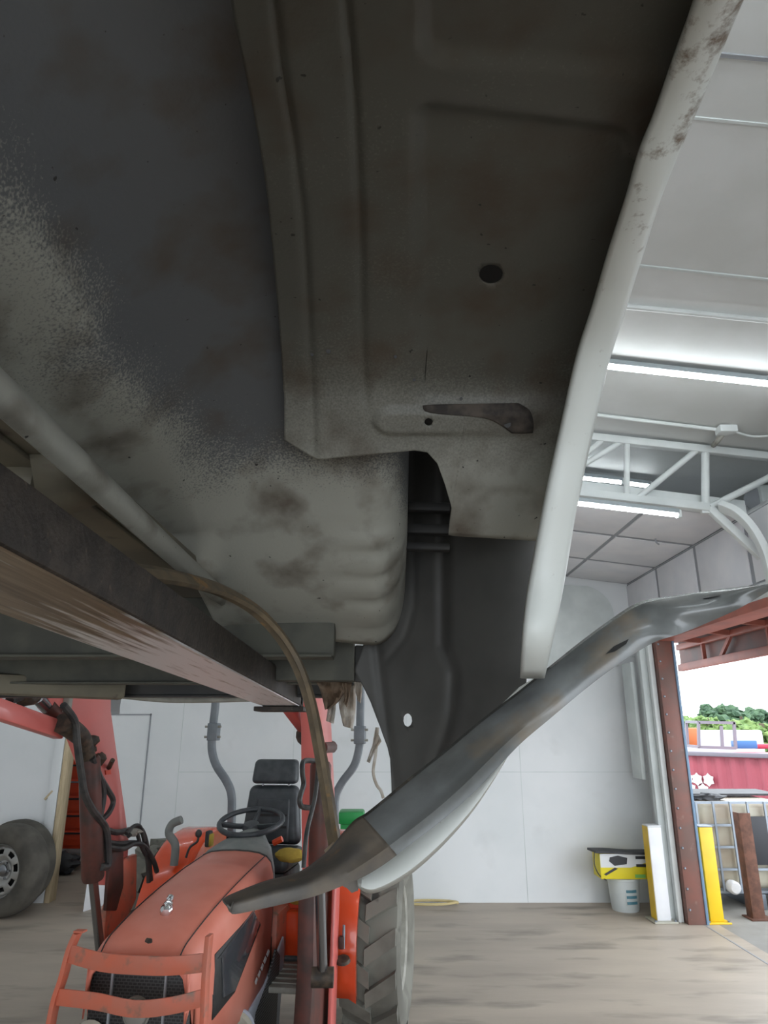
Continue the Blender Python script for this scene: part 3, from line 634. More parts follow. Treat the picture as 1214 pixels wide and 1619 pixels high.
# ================================================================== TRACTOR
T = thing('tractor', 'red orange compact tractor with loader facing the photographer', 'tractor', tuple(TO), TYAW)
# hood loft
def section(w_, zt, zb, y):
    h = [(0, zt), (.35*w_, zt - .003), (.62*w_, zt - .010), (.82*w_, zt - .026), (.93*w_, zt - .05), (w_, zt - .10), (1.03*w_, zt - .20), (1.0*w_, zb)]
    return [Vector((-x, y, z)) for x, z in h[::-1]] + [Vector((x, y, z)) for x, z in h[1:]]
st = [(.20, .83, .805, -.045), (.205, .868, .80, -.038), (.208, .893, .70, -.005), (.213, .915, .50, .05), (.216, .955, .44, .22), (.218, .995, .44, .45), (.218, 1.03, .44, .72), (.213, 1.055, .44, 1.0)]
rows = [section(*s_) for s_ in st]
hood = MB().grid(rows).build('hood', 'tractor_red', T, smooth=50, solid=.012)
MB().grid([[p + Vector((0, -.001, .0)) for p in rows[0]], [Vector((p.x, p.y + .01, min(p.z, .80))) for p in rows[0]]]).build('nose', 'tractor_red', hood)
# hood panel seams
for sx in (-1, 1):
    path = [(sx * .80 * w_, y, zt - .0165) for (w_, zt, zb, y) in st[1:]]
    MB().tube(smooth_path(path, 4), .0026, 6).build('hood_seam', 'hose_black', hood)
MB().ico((.02, -.012, .885), .018, 2, .5, (1.2, .5, 1)).build('chipped_paint', 'greasy', hood)
# dashboard cowl
cw = [section(.213, 1.058, .62, 1.0), section(.205, 1.075, .66, 1.05), section(.16, 1.105, .75, 1.16), section(.10, 1.125, .85, 1.26), section(.06, 1.13, .9, 1.30)]
cow = MB().grid(cw).build('dash_cowl', 'cowl_grey', T, smooth=50, solid=.01)
MB().tube([(x, 1.003, z + .004) for x, y, z in section(.213, 1.055, .62, 1.0)], .008, 6).build('cowl_gasket', 'hose_black', T)
# grille + side screens
gr = MB().span((-.205, -.02, .42), (.205, .02, .83)).build('grille', 'grille_mesh', T, bevel=.01)
for x in (-.11, .11): MB().span((x - .004, -.03, .42), (x + .004, -.015, .83)).build('grille_rib', 'grid_grey', gr)
MB().lathe([(0, .012), (.03, .012), (.045, .008), (.05, 0)], (.0, -.022, .655), (0, -1, 0), 24).build('emblem', 'rim_silver', gr)
MB().lathe([(.047, 0), (.052, .01), (.057, 0)], (.0, -.022, .655), (0, -1, 0), 24).build('emblem_ring', 'step_grey', gr)
MB().lathe([(.06, 0), (.07, .02), (.06, .03), (0, .03)], (-.17, -.02, .56), (0, -1, 0), 20).build('headlamp_rim', 'beige_pipe', gr)
def side_quad(pts, m, name, parent, x=.226, th=.012, bev=.004):
    P_ = []
    for (u, v) in pts:
        p = TMI @ TP(u, v, x); P_.append(p)
    return MB().prism(P_, (-th, 0, 0)).build(name, m, parent, bevel=bev)
hl = side_quad([(346, 1516), (402, 1440), (411, 1460), (373, 1566), (354, 1578), (352, 1514)], 'lens_dark', 'headlight', T, .236)
side_quad([(341, 1507), (346, 1512), (353, 1578), (336, 1612), (335, 1560)], 'lens_dark', 'headlight_side', T, .226)
side_quad([(341, 1509), (403, 1437), (413, 1462), (372, 1569), (336, 1614)], 'grille_black', 'headlight_bezel', T, .229)
side_quad([(449, 1480), (450, 1500), (440, 1640), (385, 1640), (390, 1605), (420, 1555)], 'panel_bluegrey', 'side_cover', T, .232)
side_quad([(437, 1500), (443, 1510), (436, 1640), (400, 1640), (405, 1602), (424, 1550)], 'screen_mesh', 'side_screen', T, .236)
# white maker's letters on the hood flank, worn
for i in range(5):
    u = 403 + i * 4.6; v = 1553 - i * 11
    side_quad([(u, v), (u + 3, v - 8), (u + 5, v - 5), (u + 2, v + 4)], 'print_white', 'decal_letter', T, .238, .002, 0)
pc = TMI @ TP(372, 1600, .2)
MB().lathe([(.085, -.16), (.09, -.15), (.09, .10), (.075, .12), (0, .125)], (pc.x - .04, pc.y + .1, pc.z - .10), (.35, -1, .1), 24).build('air_pipe', 'beige_pipe', T)
MB().lathe([(.092, 0), (.098, .01), (.098, .03), (.092, .04)], (pc.x - .02, pc.y + .05, pc.z - .095), (.35, -1, .1), 24).build('clamp_ring', 'panel_bluegrey', T)
# engine and chassis
MB().span((-.17, .05, .35), (.17, 1.3, .62)).build('chassis', 'greasy', T, bevel=.02)
MB().span((-.2, 1.2, .36), (.2, 2.0, .72)).build('transmission', 'tractor_red_worn', T, bevel=.03)
# grille guard
gg = MB(); GY = -.13
def gp(u, v): p = TY(u, v, GY); return p
gd = None
up_l = smooth_path([gp(123, 1475), gp(112, 1500), gp(100, 1545), gp(86, 1590), gp(70, 1680)], 4)
gd = MB().bar(up_l, .018, .045, up=(1, 0, 0)).build('guard_upright', 'tractor_red_worn', T, bevel=.002)
up_r = smooth_path([gp(331, 1478), gp(328, 1510), gp(325, 1550), gp(323, 1600), gp(320, 1680)], 4)
MB().bar(up_r, .018, .045, up=(1, 0, 0)).build('guard_upright', 'tractor_red_worn', T, bevel=.002)
def gbar(pts, h):
    pts = smooth_path([Vector((u, v, 0)) for u, v in pts], 5); n = len(pts)
    P_ = [TY(p.x, p.y, GY - .012 - .045 * math.sin(math.pi * i / (n - 1))) for i, p in enumerate(pts)]
    return MB().bar(P_, h, .007, up=(0, 0, 1)).build('guard_bar', 'tractor_red_worn', T, bevel=.0015)
gbar([(108, 1507), (160, 1521), (215, 1526), (270, 1527), (323, 1522)], .062)
gbar([(90, 1576), (150, 1583), (212, 1595), (270, 1590), (322, 1577)], .055)
MB().box(gp(127, 1472) , (.04, .03, .006)).build('guard_tab', 'tractor_red_worn', T)
# chrome fitting lying on the hood
cl = TY(267, 1446, .19); o_h = TM @ cl
cf = thing('chrome_coupler', 'small chrome hitch ball fitting lying on the red hood', 'fitting', tuple(o_h))
h0 = TM @ TY(263, 1443, .17); h1 = TM @ TY(270, 1420, .28)
dirv = (h1 - h0).normalized()
MB().lathe([(0, -.028), (.016, -.026), (.026, -.012), (.028, .0), (.024, .014), (.014, .024), (.014, .03)], h0 + Vector((0, 0, .01)), dirv, 18).build('ball', 'chrome', cf, True)
MB().lathe([(.014, .0), (.022, .004), (.022, .014), (.012, .018), (.012, .055), (.016, .058), (.016, .075), (0, .077)], h0 + dirv * .028 + Vector((0, 0, .008)), dirv, 14).build('shank', 'chrome', cf, True)
# steering wheel
sc_ = TY(397, 1299, 1.33); 
swh = MB(); nrm = Vector((0, -.27, .963)).normalized(); a_ = Vector((1, 0, 0)); b_ = nrm.cross(a_)
ring = [sc_ + a_ * (.185 * math.cos(2*math.pi*k/40)) + b_ * (.185 * math.sin(2*math.pi*k/40)) for k in range(41)]
stw = MB().tube(ring, .0155, 10, caps=False).build('steering_wheel', 'vinyl_dark', T)
for ang in (R(195), R(345), R(90)):
    d_ = a_ * math.cos(ang) + b_ * math.sin(ang); MB().bar([sc_ - nrm * .03, sc_ - nrm * .02 + d_ * .08, sc_ + d_ * .18], .03, .014, up=tuple(nrm)).build('spoke', 'vinyl_dark', stw, bevel=.003)
MB().lathe([(0, .01), (.045, .005), (.055, -.02), (.03, -.05)], sc_ - nrm * .015, tuple(nrm), 20).build('wheel_hub', 'vinyl_dark', stw)
MB().lathe([(.055, 0), (.065, .04), (.05, .1), (.045, .12)], sc_ - nrm * .17, tuple(nrm), 20).build('column', 'cowl_grey', T)
MB().tube([sc_ - nrm * .10 + Vector((-.05, 0, 0)), sc_ - nrm * .10 + Vector((-.15, -.01, .01))], [.009, .014], 8).build('shuttle_lever', 'hose_black', T)
MB().tube(smooth_path([TY(432, 1333, 1.5), TY(446, 1326, 1.5)], 3), .018, 8).build('red_knob', 'tractor_orange', T)
# seat
SY = 1.78
def rounded_slab(cx, y0, z0, z1, w0, w1, th, lean, name, par, m='vinyl_dark', bev=.04):
    P_ = [(cx - w0/2, y0, z0), (cx + w0/2, y0, z0), (cx + w1/2, y0 + lean, z1), (cx - w1/2, y0 + lean, z1)]
    return MB().prism(P_, (0, th, .0)).build(name, m, par, bevel=bev, seg=4)
hA = TY(398, 1240, SY); hB = TY(472, 1201, SY); cx = (hA.x + hB.x) / 2; hw = hB.x - hA.x
seat = rounded_slab(cx - .01, SY - .04, TY(430, 1335, SY).z, TY(430, 1242, SY).z, .40, .33, .10, .04, 'backrest', T)
rounded_slab(cx, SY - .03, hA.z + .005, hB.z, hw, hw * .93, .09, .03, 'headrest', T, bev=.03)
bz0 = TY(430, 1330, SY).z; bz1 = TY(430, 1262, SY).z
rounded_slab(cx, SY - .056, bz0, bz1, .24, .22, .03, .04, 'back_pad', seat, bev=.012)
for f_ in (.35, .62): MB().bar([(cx - .105, SY - .057 + .04 * f_, lerp(bz0, bz1, f_)), (cx + .105, SY - .057 + .04 * f_, lerp(bz0, bz1, f_))], .014, .008).build('pad_groove', 'grille_black', seat)
for sx in (-1, 1): MB().tube([(cx + sx * .09, SY + .03, hA.z - .04), (cx + sx * .09, SY + .03, hA.z + .04)], .008, 8).build('headrest_pin', 'dark_chrome', T)
MB().span((cx - .21, SY - .38, bz0 - .12), (cx + .21, SY + .04, bz0 - .02)).build('seat_cushion', 'vinyl_dark', T, bevel=.04, seg=4)
fy = TY(458, 1352, SY - .4); MB().ico((fy.x, fy.y, fy.z), .09, 3, .15, (1.0, .5, .45)).build('torn_foam', 'foam_yellow', T)
MB().span((cx - .19, SY - .35, bz0 - .28), (cx + .19, SY + .02, bz0 - .12)).build('seat_base', 'hose_black', T, bevel=.02)
# ROPS
def rpt(u, v): return TY(u, v, 2.02)
def rops(pts, clampv):
    path = smooth_path([rpt(*p) for p in pts], 6)
    r_ = MB().bar(path, .052, .052, up=(0, 1, 0)).build('roll_bar', 'rops_grey', T, bevel=.012)
    c = rpt(*clampv); MB().box(c, (.075, .075, .12)).build('roll_bar_clamp', 'rops_grey', T, bevel=.006)
    for dz_ in (-.035, .035): MB().tube([c + Vector((-.06, -.02, dz_)), c + Vector((.06, -.02, dz_))], .008, 8).build('clamp_bolt', 'step_grey', T)
rops([(341, 1030), (341, 1105), (336, 1155), (335, 1185), (342, 1210), (358, 1235), (366, 1258), (366, 1300), (366, 1400)], (338, 1157))
rops([(569, 1030), (570, 1090), (569, 1155), (568, 1180), (560, 1210), (540, 1238), (530, 1262), (529, 1300), (528, 1400)], (569, 1162))
tl = rpt(341, 1030); trr = rpt(569, 1030); MB().bar([tl, trr], .052, .052).build('roll_bar', 'rops_grey', T, bevel=.012)
# rear wheels
def rear_wheel(xc):
    Rr, wd = .50, .34; yc = 1.72; c = Vector((xc, yc, Rr)); h = wd / 2
    t_ = MB().lathe([(.27, -h*.8), (.33, -h*.98), (.41, -h), (.45, -h*.92), (.468, -h*.7), (.475, 0), (.468, h*.7), (.45, h*.92), (.41, h), (.33, h*.98), (.27, h*.8), (.25, 0)], c, (1, 0, 0), 48, True)
    n = 15
    for k in range(n):
        for s_ in (-1, 1):
            a0 = 2*math.pi*(k + (.5 if s_ > 0 else 0)) / n; P_ = []
            for (xx, da, r) in ((0, .15, .475), (0, -.01, .475), (h*.98, -.22, .462), (h*.98, -.05, .462)):
                P_.append((s_ * xx - s_ * .012, a0 + da, r))
            lo = [c + Vector((x, -math.sin(a) * (r - .02), math.cos(a) * (r - .02))) for x, a, r in P_]; hi = [c + Vector((x, -math.sin(a) * (r + .036), math.cos(a) * (r + .036))) for x, a, r in P_]
            t_.add(lo + hi, [(0,1,2,3),(4,5,6,7),(0,1,5,4),(1,2,6,5),(2,3,7,6),(3,0,4,7)])
    o = t_.build('rear_tyre', 'tyre_dusty', T, smooth=35)
    MB().lathe([(.0, -.04), (.12, -.04), (.2, -.07), (.25, -.13), (.275, -.14), (.275, .14), (.25, .13), (.2, .0), (0, 0)], c, (1, 0, 0), 32).build('rear_rim', 'step_grey', T)
XR = .62
rear_wheel(XR + .07); rear_wheel(-XR - .07)
for sx in (-1, 1):     # front wheels and axle
    MB().lathe([(.12, -.08), (.18, -.095), (.22, -.085), (.235, -.05), (.24, 0), (.235, .05), (.22, .085), (.18, .095), (.12, .08), (.11, 0)], (sx * .36, .35, .24), (1, 0, 0), 32, True).build('front_tyre', 'tyre', T)
    MB().lathe([(0, -.05), (.1, -.05), (.125, -.08), (.125, .08), (.1, .02), (0, .02)], (sx * .36, .35, .24), (1, 0, 0), 24).build('front_rim', 'beige_pipe', T)
MB().bar([(-.36, .35, .25), (.36, .35, .25)], .08, .08).build('front_axle', 'greasy', T, bevel=.01)
# fenders
def fender(sx):
    prof = []; yc, zc, rr = 1.72, .50, .56
    for k in range(15):
        a = R(-18 + k * 9.5) ; prof.append((yc - rr * math.cos(a) * 1.0, zc + rr * math.sin(a) * (1.0)))
    x0, x1 = sx * (XR - .24), sx * (XR + .02)
    rows = [[Vector((x0 - sx*.0, y, z)) for y, z in prof], [Vector((lerp(x0, x1, .15), y, z + .015)) for y, z in prof], [Vector((lerp(x0, x1, .85), y, z + .012)) for y, z in prof], [Vector((x1, y, z - .01)) for y, z in prof], [Vector((x1, yc + (y - yc) * .95, zc + (z - zc) * .95)) for y, z in prof]]
    f_ = MB().grid(rows).build('fender', 'tractor_orange', T, smooth=60, solid=.006)
    wall_ = [Vector((x0, y, z)) for y, z in prof] + [Vector((x0, prof[-1][0], .5)), Vector((x0, prof[0][0], .5))]
    MB().prism(wall_, (sx * .006, 0, 0)).build('fender_side', 'tractor_orange', f_)
    return f_
fender(1); fender(-1)
# grab handle on the left fender, levers, black rod on the right fender
MB().tube(smooth_path([TY(287, 1296, 1.30), TY(272, 1303, 1.30), TY(267, 1318, 1.30), TY(277, 1336, 1.30), TY(275, 1368, 1.30)], 6), .024, 10).build('grab_handle', 'handle_grey', T)
MB().tube(smooth_path([TY(314, 1318, 1.3), TY(312, 1330, 1.3), TY(300, 1340, 1.3), TY(294, 1356, 1.3)], 5), [.018] + [.007] * 15, 8).build('control_lever', 'hose_black', T)
MB().ico(TY(314, 1318, 1.3), .02, 2, 0, (1, 1, 1.2)).build('lever_knob', 'hose_black', T)
MB().box(TY(330, 1326, 1.4), (.035, .05, .09)).build('lever_plate', 'hose_black', T, bevel=.01); MB().box(TY(334, 1328, 1.385), (.016, .05, .07)).build('lever_plate', 'foam_yellow', T, bevel=.006)
# right floor and pedals
MB().span((.16, .95, .42), (.46, 1.45, .45)).build('foot_plate', 'step_grey', T, bevel=.01)
for i in range(6): MB().span((.18, 1.0 + i * .07, .449), (.44, 1.02 + i * .07, .456)).build('foot_plate_rib', 'step_grey', T)
MB().span((-.46, .95, .42), (-.16, 1.45, .45)).build('foot_plate', 'step_grey', T, bevel=.01)
pdl = TY(470, 1395, 1.4)
MB().box(TY(470, 1430, 1.5), (.13, .1, .10)).build('battery_box', 'chest_red', T, bevel=.01); MB().ico(TY(470, 1422, 1.46), .06, 2, .2, (1.1, .6, .5)).build('seat_foam', 'foam_yellow', T)
MB().box(TY(492, 1445, 1.35), (.05, .03, .14), Matrix.Rotation(R(-12), 3, 'Y')).build('tool_pouch', 'vinyl_dark', T, bevel=.006)
MB().box(TY(478, 1485, 1.42), (.18, .1, .3)).build('panel', 'tractor_orange', T, bevel=.015)
MB().tube([TY(450, 1515, 1.1), TY(473, 1516, 1.1)], .014, 8).build('pedal', 'hose_black', T)
# bolts on the right fender front
q = TY(543, 1500, 1.1); MB().tube([q, q + Vector((0, 0, .11))], .007, 6).build('linkage_rod', 'galv', T); MB().lathe([(0, .02), (.035, .015), (.04, 0), (.02, -.012), (0, -.012)], TY(542, 1520, 1.1), (0, -.3, 1), 16).build('linkage_cap', 'greasy', T)
MB().box(TY(540, 1490, 1.1), (.03, .03, .06)).build('linkage_block', 'cyl_brown', T, bevel=.006)

# ------------------------------------------------------------------ FRONT LOADER
LD = thing('front_loader', 'faded red front loader with raised booms and black hoses on the tractor', 'loader', tuple(TM @ Vector((0, .8, 1.0))), TYAW)
XL = -.50
def wl(pts, x): return [TP(u, v, x) for u, v in pts]
nx = (TM.to_3x3() @ Vector((1, 0, 0)))
def plate(pts, x, th, name, m, par=None, bev=.006):
    P_ = wl(pts, x); return MB().prism(P_, nx * (-th)).build(name, m, par or LD, True if par is None else False, bevel=bev)
bl = plate([(60, 1075), (176, 1075), (176, 1125), (183, 1175), (190, 1226), (199, 1290), (204, 1330), (202, 1368), (192, 1400), (176, 1400), (168, 1330), (155, 1240), (128, 1165), (85, 1120)], XL, .08, 'boom', 'loader_red')
plate([(167, 1218), (175, 1217), (176, 1224), (168, 1225)], XL + .006, .01, 'red_reflector', 'chest_red', bl, 0)
MB().tube([TP(172, 1214, XL + .01), TP(178, 1202, XL + .05)], .012, 8).build('grease_pin', 'greasy', bl)
MB().box(TP(107, 1110, XL + .01), (.03, .04, .09)).build('boom_tab', 'step_grey', bl, bevel=.005)
# tower
plate([(197, 1358), (217, 1350), (216, 1420), (195, 1470), (190, 1520), (164, 1500), (168, 1440)], XL + .02, .03, 'tower', 'tractor_red_worn')
plate([(176, 1335), (196, 1340), (196, 1400), (185, 1440), (168, 1440)], XL + .03, .02, 'pivot_plate', 'cyl_brown')
# lift cylinder
cA_ = TP(141, 1196, XL + .05); cB_ = TP(147, 1390, XL + .05); cC_ = TP(158, 1500, XL + .05)
lc = MB().tube([cA_, lerp(cA_, cB_, .02), lerp(cA_, cB_, .98), cB_], [.040, .048, .050, .046], 18).build('lift_cylinder', 'cyl_brown', LD, True)
MB().tube([cB_, cC_], .021, 12).build('cylinder_rod', 'dark_chrome', lc)
MB().tube(smooth_path([TP(98, 1143, XL + .05), TP(120, 1158, XL + .05), TP(132, 1172, XL + .05), TP(139, 1200, XL + .05)], 5), [.045 - .0006 * i for i in range(16)], 10).build('cylinder_clevis', 'greasy', lc)
MB().tube(wl([(158, 1370), (168, 1369)], XL + .06), .018, 8).build('port_fitting', 'greasy', lc)
# curl cylinder / link reaching left
lk = MB().bar(wl([(-30, 1112), (95, 1155)], XL + .0), .075, .05).build('link_arm', 'loader_red', LD, True, bevel=.008)
MB().bar(wl([(90, 1156), (106, 1146)], XL + .0), .06, .05).build('link_eye', 'loader_red', lk, bevel=.008)
MB().tube(wl([(60, 1103), (92, 1135)], XL - .03), .028, 12).build('curl_rod', 'dark_chrome', LD, True)
MB().tube(wl([(74, 1114), (100, 1142)], XL - .03), .034, 12).build('curl_cylinder', 'cyl_brown', LD, True)
MB().ico(TP(45, 1103, XL), .05, 2, .4, (1, 1, .7)).build('pin_boss', 'greasy', LD, True); MB().tube(wl([(15, 1107), (34, 1100)], XL), .02, 8).build('pin', 'hose_black', LD, True)
# hoses, left
def hose(pts, x, r=.012, n=6):
    P_ = [TP(p[0], p[1], x + (p[2] if len(p) > 2 else 0)) for p in pts]; return MB().tube(smooth_path(P_, n), r, 8).build('hydraulic_hose', 'hose_black', LD, True)
hose([(100, 1115), (118, 1140), (122, 1175), (128, 1220), (134, 1255), (146, 1280), (157, 1294), (168, 1312), (171, 1340), (171, 1368), (160, 1371)], XL + .10, .016)
hose([(148, 1200), (157, 1225), (170, 1248), (179, 1266), (172, 1285), (158, 1298)], XL + .08, .013)
hose([(145, 1198), (152, 1215), (161, 1240), (163, 1262), (158, 1290)], XL + .08, .016)
hose([(147, 1205), (150, 1240), (155, 1290), (166, 1330), (176, 1380), (178, 1410)], XL - .01, .024)
hose([(168, 1312), (185, 1316), (205, 1312), (220, 1310), (228, 1322), (234, 1350), (238, 1392)], XL + .05, .014)
hose([(170, 1332), (190, 1334), (208, 1332), (225, 1336), (233, 1360), (235, 1395)], XL + .05, .012)
hose([(172, 1340), (195, 1342), (212, 1334), (228, 1338), (242, 1360), (248, 1378)], XL + .07, .013)
hose([(200, 1318), (212, 1306), (222, 1308), (228, 1330)], XL + .07, .010)
hose([(203, 1322), (215, 1316), (222, 1335), (230, 1352)], XL + .07, .010)
MB().ico(TP(207, 1316, XL + .06), .035, 2, .5, (1.4, 1, .6)).build('hose_coupler', 'step_grey', LD, True)
for (u, v, r) in ((144, 1172, .035), (141, 1187, .03), (156, 1200, .035)): MB().ico(TP(u, v, XL), r, 2, .4).build('pivot_boss', 'greasy', LD, True)
# right boom, cylinder, tower
XRb = .50
plate([(492, 1060), (521, 1060), (524, 1150), (529, 1250), (531, 1330), (522, 1420), (500, 1420), (498, 1300), (497, 1150)], XRb + .02, .07, 'boom', 'loader_red')
ra = TP(507, 1205, XRb + .09); rb_ = TP(505, 1372, XRb + .09); rc = TP(510, 1545, XRb + .09)
rcl = MB().tube([ra, lerp(ra, rb_, .03), lerp(ra, rb_, .97), rb_], [.042, .05, .052, .048], 18).build('lift_cylinder', 'cyl_brown', LD, True)
MB().tube([rb_, rc], .024, 12).build('cylinder_rod', 'dark_chrome', rcl)
MB().tube([rc - Vector((.05, 0, 0)), rc + Vector((.05, 0, 0))], .042, 14).build('cylinder_foot', 'greasy', rcl)
plate([(497, 1400), (531, 1390), (527, 1560), (535, 1660), (488, 1660), (495, 1540)], XRb + .02, .08, 'tower', 'cyl_brown')
plate([(531, 1395), (538, 1392), (530, 1660), (522, 1660)], XRb + .06, .02, 'tower_edge', 'loader_red')
# right lever and link
MB().bar(wl([(452, 1112), (484, 1155)], XRb - .14), .06, .06).build('link_arm', 'loader_red', LD, True, bevel=.01)
MB().tube(wl([(484, 1162), (496, 1165)], XRb - .12), .06, 14).build('pivot_boss', 'greasy', LD, True)
MB().tube(wl([(508, 1182), (524, 1181)], XRb), .035, 10).build('pivot_boss', 'cyl_brown', LD, True)
hose([(497, 1203), (480, 1204), (478, 1222), (480, 1240), (474, 1262), (477, 1275), (492, 1277)], XRb + .06, .012)
hose([(503, 1210), (498, 1260), (486, 1310), (482, 1345), (480, 1372)], XRb + .10, .010)
MB().bar([TP(300, 1088, .0), TP(60, 1086, -.45)], .07, .05).build('torque_tube', 'black_metal', LD, True, bevel=.01)
# green bin behind the tractor
o = MB().box(W(556, 1291, 6.4), (.22, .25, .10)).build('green_bin', 'plastic_green', bevel=.02); 
gb = W(556, 1291, 6.4); MB().span((gb.x - .09, gb.y - .1, 0), (gb.x + .09, gb.y + .1, gb.z - .05)).build('bin_stand', 'plastic_green', o, smooth=0)
bpy.data.objects['bin_stand'].location = -o.location; tag(o, 'green plastic bin top showing behind the tractor fender', 'bin')

# ================================================================== PALLET FORK
fk = thing('pallet_fork', 'rusty steel pallet fork running under the truck bed', 'fork', tuple(W(478, 1105, 2.5)))
FXR, FW = -.29, .125
def fsec(u, vt, vb):
    a = WX(u, vt, FXR); b = WX(u, vb, FXR); return b.y, b.z, a.z
y1, zb1, zt1 = fsec(478, 1083, 1118); y0, zb0, zt0 = fsec(0, 728, 864)
k0 = (.15 - y0) / (y1 - y0)
ya, zba, zta = lerp(y0, y1, k0), lerp(zb0, zb1, k0), lerp(zt0, zt1, k0)
FW0 = .15; FWa = .135
FB = [(FXR, ya, zba), (FXR - FW0, ya, zba), (FXR - FWa, y1, zb1), (FXR, y1, zb1)]
top_ = [(FXR, ya, zta), (FXR - FW0, ya, zta), (FXR - FWa, y1, zt1), (FXR, y1, zt1)]
MB().add([Vector(p) + Vector((0, 0, .003)) for p in FB] + [Vector(p) for p in top_], [(0,1,2,3),(4,5,6,7),(0,1,5,4),(1,2,6,5),(2,3,7,6),(3,0,4,7)]).build('blade', 'fork_side', fk, True, bevel=.004)
MB().prism([Vector(p) + Vector((sx_, 0, 0)) for p, sx_ in zip(FB, (-.005, .005, .005, -.005))], (0, 0, .004)).build('worn_underside', 'fork_bottom', fk, True)
MB().span((FXR - FWa, y1 - .05, zb1), (FXR, y1 + .03, zt1 + .55)).build('shank', 'fork_side', fk, True, bevel=.006)
MB().box((FXR - .07, y1 - .02, zb1 - .008), (.17, .16, .016)).build('heel_plate', 'fork_side', fk, True, bevel=.003)
# carriage bar
cg = thing('fork_carriage', 'black steel fork carriage bar spanning behind the bed', 'carriage', (-.9, 2.62, 1.83))
MB().span((-1.65, 2.6, W(200, 1103, 2.6).z), (-.2, 2.66, W(200, 1080, 2.6).z)).build('lower_bar', 'black_metal', cg, True, bevel=.006)
MB().span((-1.65, 2.6, 2.25), (-.2, 2.66, 2.33)).build('upper_bar', 'black_metal', cg, True, bevel=.006)
for x in (-1.62, -.9, -.24): MB().span((x - .03, 2.66, 1.82), (x + .03, 2.7, 2.3)).build('upright', 'black_metal', cg, True, bevel=.006)
MB().tube(smooth_path([W(70, 1092, 2.55), W(130, 1090, 2.55), (W(200, 1100, 2.55)), W(280, 1106, 2.55), W(400, 1104, 2.55)], 5), .012, 8).build('cable', 'step_grey', cg, True)

# ================================================================== TRUCK BED
TB = thing('truck_bed', 'white pickup bed lifted overhead, its grey wheelhouse seen from below', 'truck bed', (-.3, 1.0, 1.9))
# ---- inner wheelhouse barrel
prof = [(0, -.55, .42), (.1, -.30, .60), (.2, 0.0, .68), (.3, .30, .715), (.4, .60, .72), (.5, .85, .705), (.58, 1.05, .66), (.66, 1.22, .58), (.74, 1.34, .49), (.80, 1.41, .42), (.87, 1.50, .345), (.94, 1.62, .28), (1.0, 1.80, .215)]
pY = [(a, b) for a, b, c in prof]; pZ = [(a, c) for a, b, c in prof]
rows = []
NJ, NI = 150, 64
for j in range(NJ + 1):
    t = j / NJ; Y = cr(pY, t); Z = cr(pZ, t); e = .004
    dY = cr(pY, min(1, t+e)) - cr(pY, max(0, t-e)); dZ = cr(pZ, min(1, t+e)) - cr(pZ, max(0, t-e)); l = math.hypot(dY, dZ); ny, nz = -dZ / l, dY / l   # outward (up / forward)
    if nz < 0 and ny < 0: ny, nz = -ny, -nz
    rib = 0
    if t > .80:
        ph = (t - .80) / .2 * 4.5; rib = -.012 * (abs(math.sin(ph * math.pi)) ** .6) * sstep(.8, .83, t)
    row = []
    for i in range(NI + 1):
        s = i / NI                          # 0 right edge ... 1 inboard wall bottom
        if s < .18:
            a = (1 - s / .18) * R(88); rr = .085
            x = -.03 + rr * math.sin(a) * 1.0; off = rr * (1 - math.cos(a)) * 1.7
            y = Y + ny * (off + rib * math.cos(a)); z = Z + nz * (off + rib * math.cos(a))
        elif s < .45:
            q = (s - .18) / .27; x = lerp(-.03, -.14, q); y = Y + ny * rib * (1 - q); z = Z + nz * rib * (1 - q)
        else:
            q = (s - .45) / .55; zf = min(.395, Z - .015); a = q * R(90)
            x = -.14 - .27 * math.sin(a) ** 1.15; z = zf + (Z - zf) * max(0, math.cos(a)) ** .75; y = Y
            x -= .11 * sstep(.80, 1, q) * sstep(1.0, .6, t)
        row.append(Vector((x, y, CAMZ + z)))
    rows.append(row)
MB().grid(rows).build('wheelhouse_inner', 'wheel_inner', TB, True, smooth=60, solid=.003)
# ---- flange along the barrel's foot
fp = [(-.385, y, CAMZ + lerp(.322, .292, sstep(.2, 1.6, y))) for y in (-.5, 0, .3, .6, .9, 1.2, 1.45, 1.62)]
MB().tube(smooth_path(fp, 4), 1, prof=[(.004, -.026), (.012, -.020), (.016, -.006), (.014, .008), (.006, .016), (-.004, .018), (-.012, .01), (-.006, -.016)], up=(1, 0, .2)).build('wheelhouse_flange', 'wheel_inner', TB, True)
# ---- outer wheelhouse sheet
seam_u = [(-200, 335), (0, 365), (100, 385), (200, 405), (300, 421), (400, 431), (500, 440), (600, 447), (695, 450), (900, 452)]
lip_in = [(-300, 1190), (-150, 1145), (0, 1099), (92, 1066), (183, 1034), (237, 1012), (307, 992), (400, 962), (485, 937), (560, 913), (675, 887), (760, 868), (836, 853), (965, 831), (1080, 823)]
lip_out = [(-300, 1300), (-150, 1240), (0, 1173), (140, 1115), (296, 1050), (400, 1016), (480, 991), (578, 960), (690, 932), (794, 912), (933, 889), (1010, 873), (1066, 861), (1080, 858)]
pan_up = [(-300, .56), (-150, .62), (0, .65), (150, .66), (300, .66), (400, .655), (500, .64), (600, .60), (640, .57), (700, .52), (780, .44), (857, .365), (900, .33)]
bot_t = [(0, 695), (.11, 727), (.45, 712), (.495, 715), (.53, 733), (.555, 765), (.58, 805), (.595, 838), (.61, 846), (.64, 849), (1.0, 858)]
g1 = [(-200, 415), (0, 432), (100, 445), (230, 465), (340, 478), (470, 486), (600, 492), (727, 497)]
g2 = [(-200, 530), (0, 545), (120, 558), (250, 565), (400, 570), (560, 573), (650, 577)]
def pan_pt(u, v):
    up = cr(pan_up, v); d = ray(u, v); return Vector((0, 0, CAMZ)) + d * (up / d.z)
